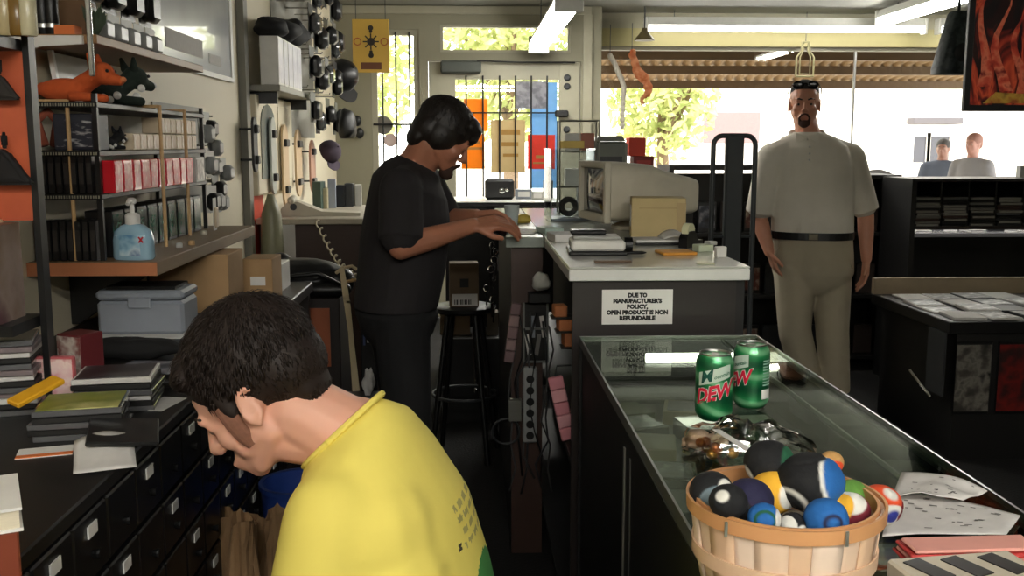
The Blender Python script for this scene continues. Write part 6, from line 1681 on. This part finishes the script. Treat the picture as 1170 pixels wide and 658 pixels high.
MT1 = dict(skin=skinmat('fair_skin', (224, 168, 144), None), shirt=M_yel, trousers=mat('blue_denim', (36, 44, 66), .85), shoes=M_black, hair=HAIR, lift=.28, ntuft=6500, sm=30, bsm=7,
           prints=[mat('grey_green_ink', (176, 164, 92), .8), mat('green_ink', (70, 140, 70), .8), mat('black_shirt_ink', (50, 44, 34), .8)])
def paint1(c, n):
    # print across the back of the shirt: lines of lettering above a green picture
    u = (c-Vector((-.13, 1.47, 0))).dot(l_)      # + towards the near shoulder
    if n.dot(-b_) < .25: return 0
    if -.12 < u < .04 and .86 < c.z < .925:
        k = int((c.z-.86)/.009)
        if k % 2 == 0 and (math.sin(u*190+k*2.1)+.4*math.sin(u*417+k)) > -.55: return 1
    if -.11 < u < .05 and c.z < .83 and (u+.03)**2/.0064+(c.z-.76)**2/.0049 < 1: return 2
    if .05 < u < .06 and .862 < c.z < .872: return 3
    return 0
arms1 = [dict(s=(-.165+l_.x*.130, 1.465+l_.y*.130, .935), e=(-.24, 1.30, .69), w=(-.36, 1.42, .60), d=(-.7, .6, -.5), n=(0, 0, -1), t=1, k=.98),
         dict(s=(-.205-l_.x*.13, 1.465-l_.y*.13, .92), e=(-.20, 1.64, .70), w=(-.36, 1.54, .62), d=(-.9, -.2, -.4), n=(0, 0, -1), t=-1, k=.98)]
legs1 = [dict(h=hp_+l_*.09, k=hp_+b_*.37+l_*.10+Vector((0, 0, .03)), a=hp_+b_*.24+l_*.10+Vector((0, 0, -.39)), toe=b_),
         dict(h=hp_-l_*.09, k=hp_+b_*.37-l_*.11+Vector((0, 0, .03)), a=hp_+b_*.24-l_*.11+Vector((0, 0, -.39)), toe=b_)]
hair1 = hair_shell([((-.026, 0, .062), (.110, .087, .096)), ((-.064, 0, .02), (.066, .077, .064)), ((.03, 0, .104), (.056, .06, .034)), ((.052, .03, .098), (.03, .035, .024)), ((.052, -.03, .098), (.03, .035, .024)), ((-.075, 0, -.022), (.03, .055, .04)),
                    ((.022, .068, .028), (.014, .010, .030)), ((.022, -.068, .028), (.014, .010, .030))])
t1, put1, O1, R1 = figure('seated man in a yellow t-shirt with short dark hair looking down', O1, F1, U1, .97, (-.190, 1.455, 1.02), rings1, arms1, legs1, MT1, .004, hairfn=hair1, sleeve=.8, shirt_extra=lambda m: (m.ell((-.145, 1.38, .90), (.10, .11, .10)), m.ell((-.130, 1.36, .82), (.105, .10, .12))), shirt_paint=paint1, brow=True, shirt_vox=.005)
for sg in (-1, 1):
    mb = MB()
    hv = lambda *a: O1+R1 @ (Vector(a)*.97)
    mb.loft([(hv(.026, sg*.071, .03), R1 @ Vector((.014, 0, 0)), R1 @ Vector((0, .005, 0))), (hv(.030, sg*.069, .0), R1 @ Vector((.014, 0, 0)), R1 @ Vector((0, .005, 0))), (hv(.033, sg*.0635, -.026), R1 @ Vector((.013, 0, 0)), R1 @ Vector((0, .005, 0))), (hv(.036, sg*.0565, -.045), R1 @ Vector((.008, 0, 0)), R1 @ Vector((0, .004, 0)))], 12)
    put1('sideburn', mb.mesh('sideburn'), mat('sideburn_hair', (128, 86, 68), .85, var=.3, scale=150))
# neck rib
mb = MB()
cpts = []
for k in range(33):
    a = 2*PI*k/32
    cpts.append(Vector((-.192, 1.455, 1.028))+l_*.066*math.cos(a)+(b_*.058+Vector((0, 0, -.056)))*math.sin(a))
mb.tube(cpts, .005, 8, cap=False)
put1('neck_rib', mb.mesh('neck_rib'), M_yel)
# stool under him
ss = thing('stool', 'black round stool under the seated man, out of frame', 'stool', (hp_.x+.02, hp_.y, 0))
mb = MB(); mb.lathe([(.15, .285), (.165, .295), (.165, .318), (.14, .332)], n=28); obj('seat', mb, M_black, ss, smooth=40)
for a in (.5, 2.1, 3.6, 5.2):
    mb = MB(); mb.tube([(.1*math.cos(a), .1*math.sin(a), .286), (.17*math.cos(a), .17*math.sin(a), 0)], .013, 8); obj('leg', mb, M_darkgrey, ss)
# paper bags and blue bin past his knees
bbn = thing('waste_bin', 'blue plastic bin on the floor beside the drawer cabinet', 'bin', (-.435, 2.45, 0))
ztop = at(326, 550, 2.45).z
mb = MB(); mb.lathe([(.075, 0), (.08, .003), (.098, ztop), (.094, ztop), (.076, .006), (.0, .006)], n=28, close=False); obj('body', mb, M_blue, bbn, smooth=40)
mb = MB(); mb.lathe([(.097, ztop-.012), (.104, ztop-.01), (.104, ztop+.002), (.094, ztop+.002)], n=28, close=False); obj('rim', mb, M_blue, bbn, smooth=40)
M_bag = mat('kraft_paper', (150, 118, 84), .85, var=.2, scale=12, bump=.3)
for k, (px, Y, s_) in enumerate(((262, 2.13, .055), (290, 2.15, .055), (318, 2.13, .05), (277, 2.02, .055))):
    q = at(px, 586+8*(k % 2), Y); zb = .42
    hgt = q.z-zb
    mb = MB(); n_ = 22; rg = []
    R = random.Random(k+3)
    for j in range(9):
        v = j/8
        for i in range(n_):
            a = 2*PI*i/n_; r_ = s_*(1-.25*v)*(1+.06*math.sin(a*3+k+v*5)*v+.35*noise.noise(Vector((math.cos(a)*2.2, v*3.5+k*7, math.sin(a)*2.2))))
            mb.v.append(Vector((r_*math.cos(a)*.75, r_*math.sin(a)*.6, hgt*(v-.05*v*math.sin(a*2+k)-.05*v*noise.noise(Vector((math.cos(a)*3, k*5, math.sin(a)*3)))))))
    for j in range(8):
        for i in range(n_):
            mb.f.append((j*n_+i, j*n_+(i+1) % n_, (j+1)*n_+(i+1) % n_, (j+1)*n_+i)); mb.mi.append(0)
    mb.f.append(tuple(range(n_-1, -1, -1))); mb.mi.append(0)
    o = obj('paper_bag', mb, M_bag, None, (q.x, Y, zb), (0, 0, .4*k)); o.modifiers.new('t', 'SOLIDIFY').thickness = .001
    tag(o, f'crumpled brown paper bag beside the seated man, {["leftmost","middle","rightmost","frontmost"][k]} of the bunch', 'bag', 'paper bags')
mb = MB(); mb.bb(-.10, .13, -.14, .13, 0, .419, ch=.006); tag(obj('low_crate', mb, M_blackmat, None, (at(290, 600, 2.08).x+.03, 2.08, 0)), 'low black crate under the brown paper bags', 'crate')

# ---------------------------------------------------------------- man in black at the counter
O2 = at(505, 158, 3.40)
pit = math.radians(38); y2 = math.radians(12)
fh = Vector((math.cos(y2), math.sin(y2), 0)); l2 = Vector((-fh.y, fh.x, 0))
F2 = fh*math.cos(pit)-Vector((0, 0, math.sin(pit))); U2 = fh*math.sin(pit)+Vector((0, 0, math.cos(pit)))
def r2(px, py, hw, hd, tl=0.0):
    c = at(px, py, 3.42); return (c, l2*hw, fh*hd+Vector((0, 0, -tl*hd)))
rings2 = [r2(478, 188, .07, .068, .5), r2(472, 198, .13, .095, .45), r2(468, 214, .20, .125, .35), r2(466, 240, .22, .14, .2), r2(462, 275, .215, .15, .1), r2(458, 312, .205, .15), r2(452, 350, .20, .145)]
M_blk = mat('black_cotton', (34, 31, 33), .9, var=.15, scale=18, bump=.12)
MT2 = dict(skin=skinmat('tan_skin', (176, 118, 92), None), shirt=M_blk, trousers=mat('black_trousers', (18, 18, 20), .9), shoes=M_black, hair=mat('black_brown_hair', (30, 24, 21), .5, var=.3, scale=80), ntuft=2600)
hipc = at(454, 360, 3.42)
arms2 = [dict(s=at(458, 216, 3.24), e=at(458, 282, 3.16), w=at(540, 258, 3.28), d=(1, .12, .12), n=(0, .5, -.85), t=-1, k=.98, curl=.6),
         dict(s=at(486, 210, 3.60), e=at(508, 252, 3.66), w=at(545, 247, 3.50), d=(1, -.25, .02), n=(0, -.5, -.85), t=1, k=.95, curl=.6)]
legs2 = [dict(h=hipc-l2*.1, k=hipc-l2*.11+Vector((.02, 0, -.42)), a=Vector((hipc.x-.02, hipc.y, .08))-l2*.12, toe=fh), dict(h=hipc+l2*.1, k=hipc+l2*.11+Vector((.04, 0, -.42)), a=Vector((hipc.x+.06, hipc.y, .08))+l2*.13, toe=fh)]
hair2 = hair_shell([((-.02, 0, .055), (.108, .09, .09)), ((-.06, 0, .0), (.06, .078, .07)), ((.05, 0, .088), (.055, .07, .04)), ((.085, 0, .066), (.022, .05, .03)), ((-.075, 0, -.045), (.035, .06, .045)), ((-.016, .038, .006), (.062, .054, .064)), ((-.016, -.038, .006), (.062, .054, .064))])
t2, put2, O2, R2 = figure('man in a black t-shirt bent over the counter with both hands', O2, F2, U2, .96, at(474, 190, 3.42), rings2, arms2, legs2, MT2, .0045, hairfn=hair2, sleeve=.9)
mb = MB()
hv = lambda *a: O2+R2 @ (Vector(a)*.955)
mb.ell(hv(.086, 0, -.088), (.026, .03, .024), R2); mb.tube([hv(.093, .028, -.06), hv(.106, .014, -.041), hv(.109, 0, -.038), hv(.106, -.014, -.041), hv(.093, -.028, -.06)], .006, 8)
for sg in (-1, 1): mb.cap(hv(.09, sg*.027, -.062), .007, hv(.085, sg*.02, -.088), .012)
put2('beard', skin(mb, .003, 2), mat('beard_hair', (60, 38, 28), .8))
tag(obj('gadget', MB().box((0, 0, 0), (.05, .03, .035), ch=.006), M_chrome, None, at(573, 262, 3.36), (.3, .4, .2)), 'small silver gadget held in the hands of the man in black', 'gadget')

# ---------------------------------------------------------------- standing man in the off-white polo
Y3 = 5.29
O3 = at(919, 121, Y3)
fh = Vector((-.30, -1, 0)).normalized(); l3 = Vector((-fh.y, fh.x, 0))
F3 = (fh+Vector((0, 0, -.06))).normalized(); U3 = Vector((0, 0, 1))
def r3(px, py, hw, hd, e=.85): return (at(px, py, Y3), l3*hw, fh*hd, e)
rings3 = [r3(923, 151, .075, .07), r3(924, 157, .14, .09), r3(925, 168, .195, .11), r3(927, 190, .215, .13), r3(928, 220, .215, .145), r3(928, 250, .215, .155), r3(928, 266, .215, .15)]
M_polo = mat('off_white_pique', (214, 208, 194), .85, var=.05, scale=20, bump=.1)
M_khaki = mat('khaki_twill', (168, 158, 136), .85, var=.08, scale=14, bump=.15)
MT3 = dict(skin=skinmat('ruddy_skin', (196, 138, 112), None), shirt=M_polo, trousers=M_khaki, shoes=mat('dark_shoe', (26, 22, 20), .4), hair=mat('dark_crew_hair', (34, 30, 28), .7), ntuft=1200)
a3 = lambda px, py, dy=0: at(px, py, Y3+dy)
# his left arm hangs at the image right
arms3 = [dict(s=a3(972, 180), e=a3(989, 246, .02), w=a3(990, 296, -.06), d=(-.1, -.15, -1), n=(-1, 0, 0), t=-1, k=1.05, curl=.3),
         dict(s=a3(881, 180), e=a3(867, 248, .06), w=a3(879, 288, -.02), d=(.35, -.1, -1), n=(1, 0, 0), t=1, k=1.05, curl=.3)]
legs3 = [dict(h=a3(949, 312), k=a3(951, 378, -.03), a=Vector((a3(955, 440).x, Y3, .10)), toe=(.1, -1, 0), w=1.16), dict(h=a3(908, 312), k=a3(908, 378, -.03), a=Vector((a3(924, 440).x, Y3-.03, .10)), toe=(-.25, -1, 0), w=1.16)]
hair3 = hair_shell([((-.02, 0, .068), (.09, .074, .068)), ((-.05, 0, .03), (.055, .07, .06)), ((.03, 0, .098), (.045, .055, .026))])
t3, put3, O3, R3 = figure('standing man in off-white polo shirt and khaki trousers', O3, F3, U3, 1.02, a3(923, 152), rings3, arms3, legs3, MT3, .005, hairfn=hair3, sleeve=.92)
hv = lambda *a: O3+R3 @ (Vector(a)*1.02)
# belt, buckle, polo collar, placket, goatee, sunglasses pushed up
bc = a3(928, 268)
mb = MB(); mb.loft([(bc+Vector((0, 0, -.02)), l3*.217, fh*.152, .85), (bc+Vector((0, 0, .02)), l3*.217, fh*.152, .85)], 40)
bl = put3('belt', mb.mesh('belt'), M_black)
mb = MB(); mb.box(bc+fh*.153, (.05, .008, .036), rz(math.atan2(fh.y, fh.x)+PI/2), ch=.003); link('buckle', mb.mesh('buckle'), mat('dull_buckle', (90, 84, 70), .4, .6), bl)
mb = MB(); cc = a3(922, 153)
mb.tube([cc+l3*.085*math.cos(a)+fh*.085*math.sin(a)+Vector((0, 0, -.022*math.sin(a))) for a in [2*PI*k/28 for k in range(29)]], .013, 8, cap=False)
for sg in (-1, 1): mb.add([cc+fh*.094+Vector((0, 0, -.012)), cc+fh*.09+l3*sg*.06+Vector((0, 0, .004)), cc+fh*.11+l3*sg*.05+Vector((0, 0, -.05)), cc+fh*.105+l3*sg*.004+Vector((0, 0, -.03))], [(0, 1, 2, 3)])
put3('collar', mb.mesh('collar'), M_polo)
mb = MB(); pc_ = a3(924, 175)+fh*.118
for k in range(3): mb.ell(pc_+Vector((0, 0, -.0+.035*(1-k)))+fh*(.002+.004*k), .006)
put3('button', mb.mesh('button'), M_ltgrey)
mb = MB(); mb.ell(hv(.085, 0, -.088), (.022, .027, .022), R3); mb.tube([hv(.093, .027, -.06), hv(.106, .014, -.041), hv(.109, 0, -.038), hv(.106, -.014, -.041), hv(.093, -.027, -.06)], .0055, 8)
for sg in (-1, 1): mb.cap(hv(.09, sg*.026, -.062), .006, hv(.085, sg*.02, -.088), .011)
put3('goatee', skin(mb, .003, 2), mat('goatee_hair', (70, 44, 34), .8))
mb = MB()
for sg in (-1, 1): mb.ell(hv(.072, sg*.036, .108), (.008, .03, .02), R3); mb.tube([hv(.062, sg*.066, .108), hv(.0, sg*.082, .085), hv(-.03, sg*.082, .06)], .003, 6)
mb.tube([hv(.08, .012, .112), hv(.083, 0, .114), hv(.08, -.012, .112)], .003, 6)
put3('sunglasses', mb.mesh('sunglasses'), mat('dark_lens', (16, 16, 18), .25))
for px in (895, 961):
    mb = MB(); A = a3(px, 282); B = a3(px+(8 if px < 928 else -4)*-1, 305)
# crease folds are in the twill bump; pockets as thin welts
for sg in (-1, 1):
    A = bc+Vector((0, 0, -.04))+l3*sg*.165+fh*.085; B = A+Vector((0, 0, -.13))+l3*sg*.045-fh*.03
    mb = MB(); mb.tube([A, B], .005, 6); put3('pocket_welt', mb.mesh('pocket_welt'), M_khaki)

# ---------------------------------------------------------------- two people outside the window
def outsider(label, px, pytop, Y, h, shirt, skin_, hairc, turn):
    top = at(px, pytop, Y)
    f = Vector((math.cos(turn), math.sin(turn), 0)); l = Vector((-f.y, f.x, 0)); x, y = top.x, Y
    s = h/1.75
    Z = lambda z: Vector((x, y, z*s-.02))
    rg = [(Z(1.50), l*.075*s, f*.07*s), (Z(1.46), l*.13*s, f*.085*s), (Z(1.40), l*.19*s, f*.105*s), (Z(1.25), l*.20*s, f*.12*s), (Z(1.08), l*.18*s, f*.115*s), (Z(.95), l*.185*s, f*.12*s)]
    arms = [dict(s=Z(1.40)+l*sg*.18*s, e=Z(1.12)+l*sg*.24*s, w=Z(.88)+l*sg*.22*s+f*.05, d=(0, 0, -1), n=-l*sg, t=sg, curl=.3) for sg in (1, -1)]
    legs = [dict(h=Z(.88)+l*sg*.09*s, k=Z(.48)+l*sg*.1*s, a=Z(.09)+l*sg*.1*s, toe=f, floor=-.02) for sg in (1, -1)]
    MT = dict(skin=skinmat('outdoor_skin_'+str(px), skin_, None), shirt=mat('outdoor_shirt_'+str(px), shirt, .9), trousers=mat('outdoor_denim', (60, 66, 84), .9), shoes=M_black, hair=mat('outdoor_hair_'+str(px), hairc, .7))
    figure(label, Z(1.63), f, (0, 0, 1), s, Z(1.51), rg, arms, legs, MT, .012, hairfn=hair_shell([((-.02, 0, .06), (.104, .085, .086)), ((-.055, 0, .01), (.06, .075, .065))]))
outsider('dark-haired person in dark top standing outside, left of the pair', 1078, 160, 10.9, at(1078, 160, 10.9).z+.02, (60, 66, 80), (120, 80, 66), (36, 32, 34), -2.2)
outsider('reddish-headed person in grey top standing outside, right of the pair', 1113, 154, 10.0, at(1113, 154, 10.0).z+.02, (110, 108, 112), (150, 104, 92), (120, 80, 70), -2.6)
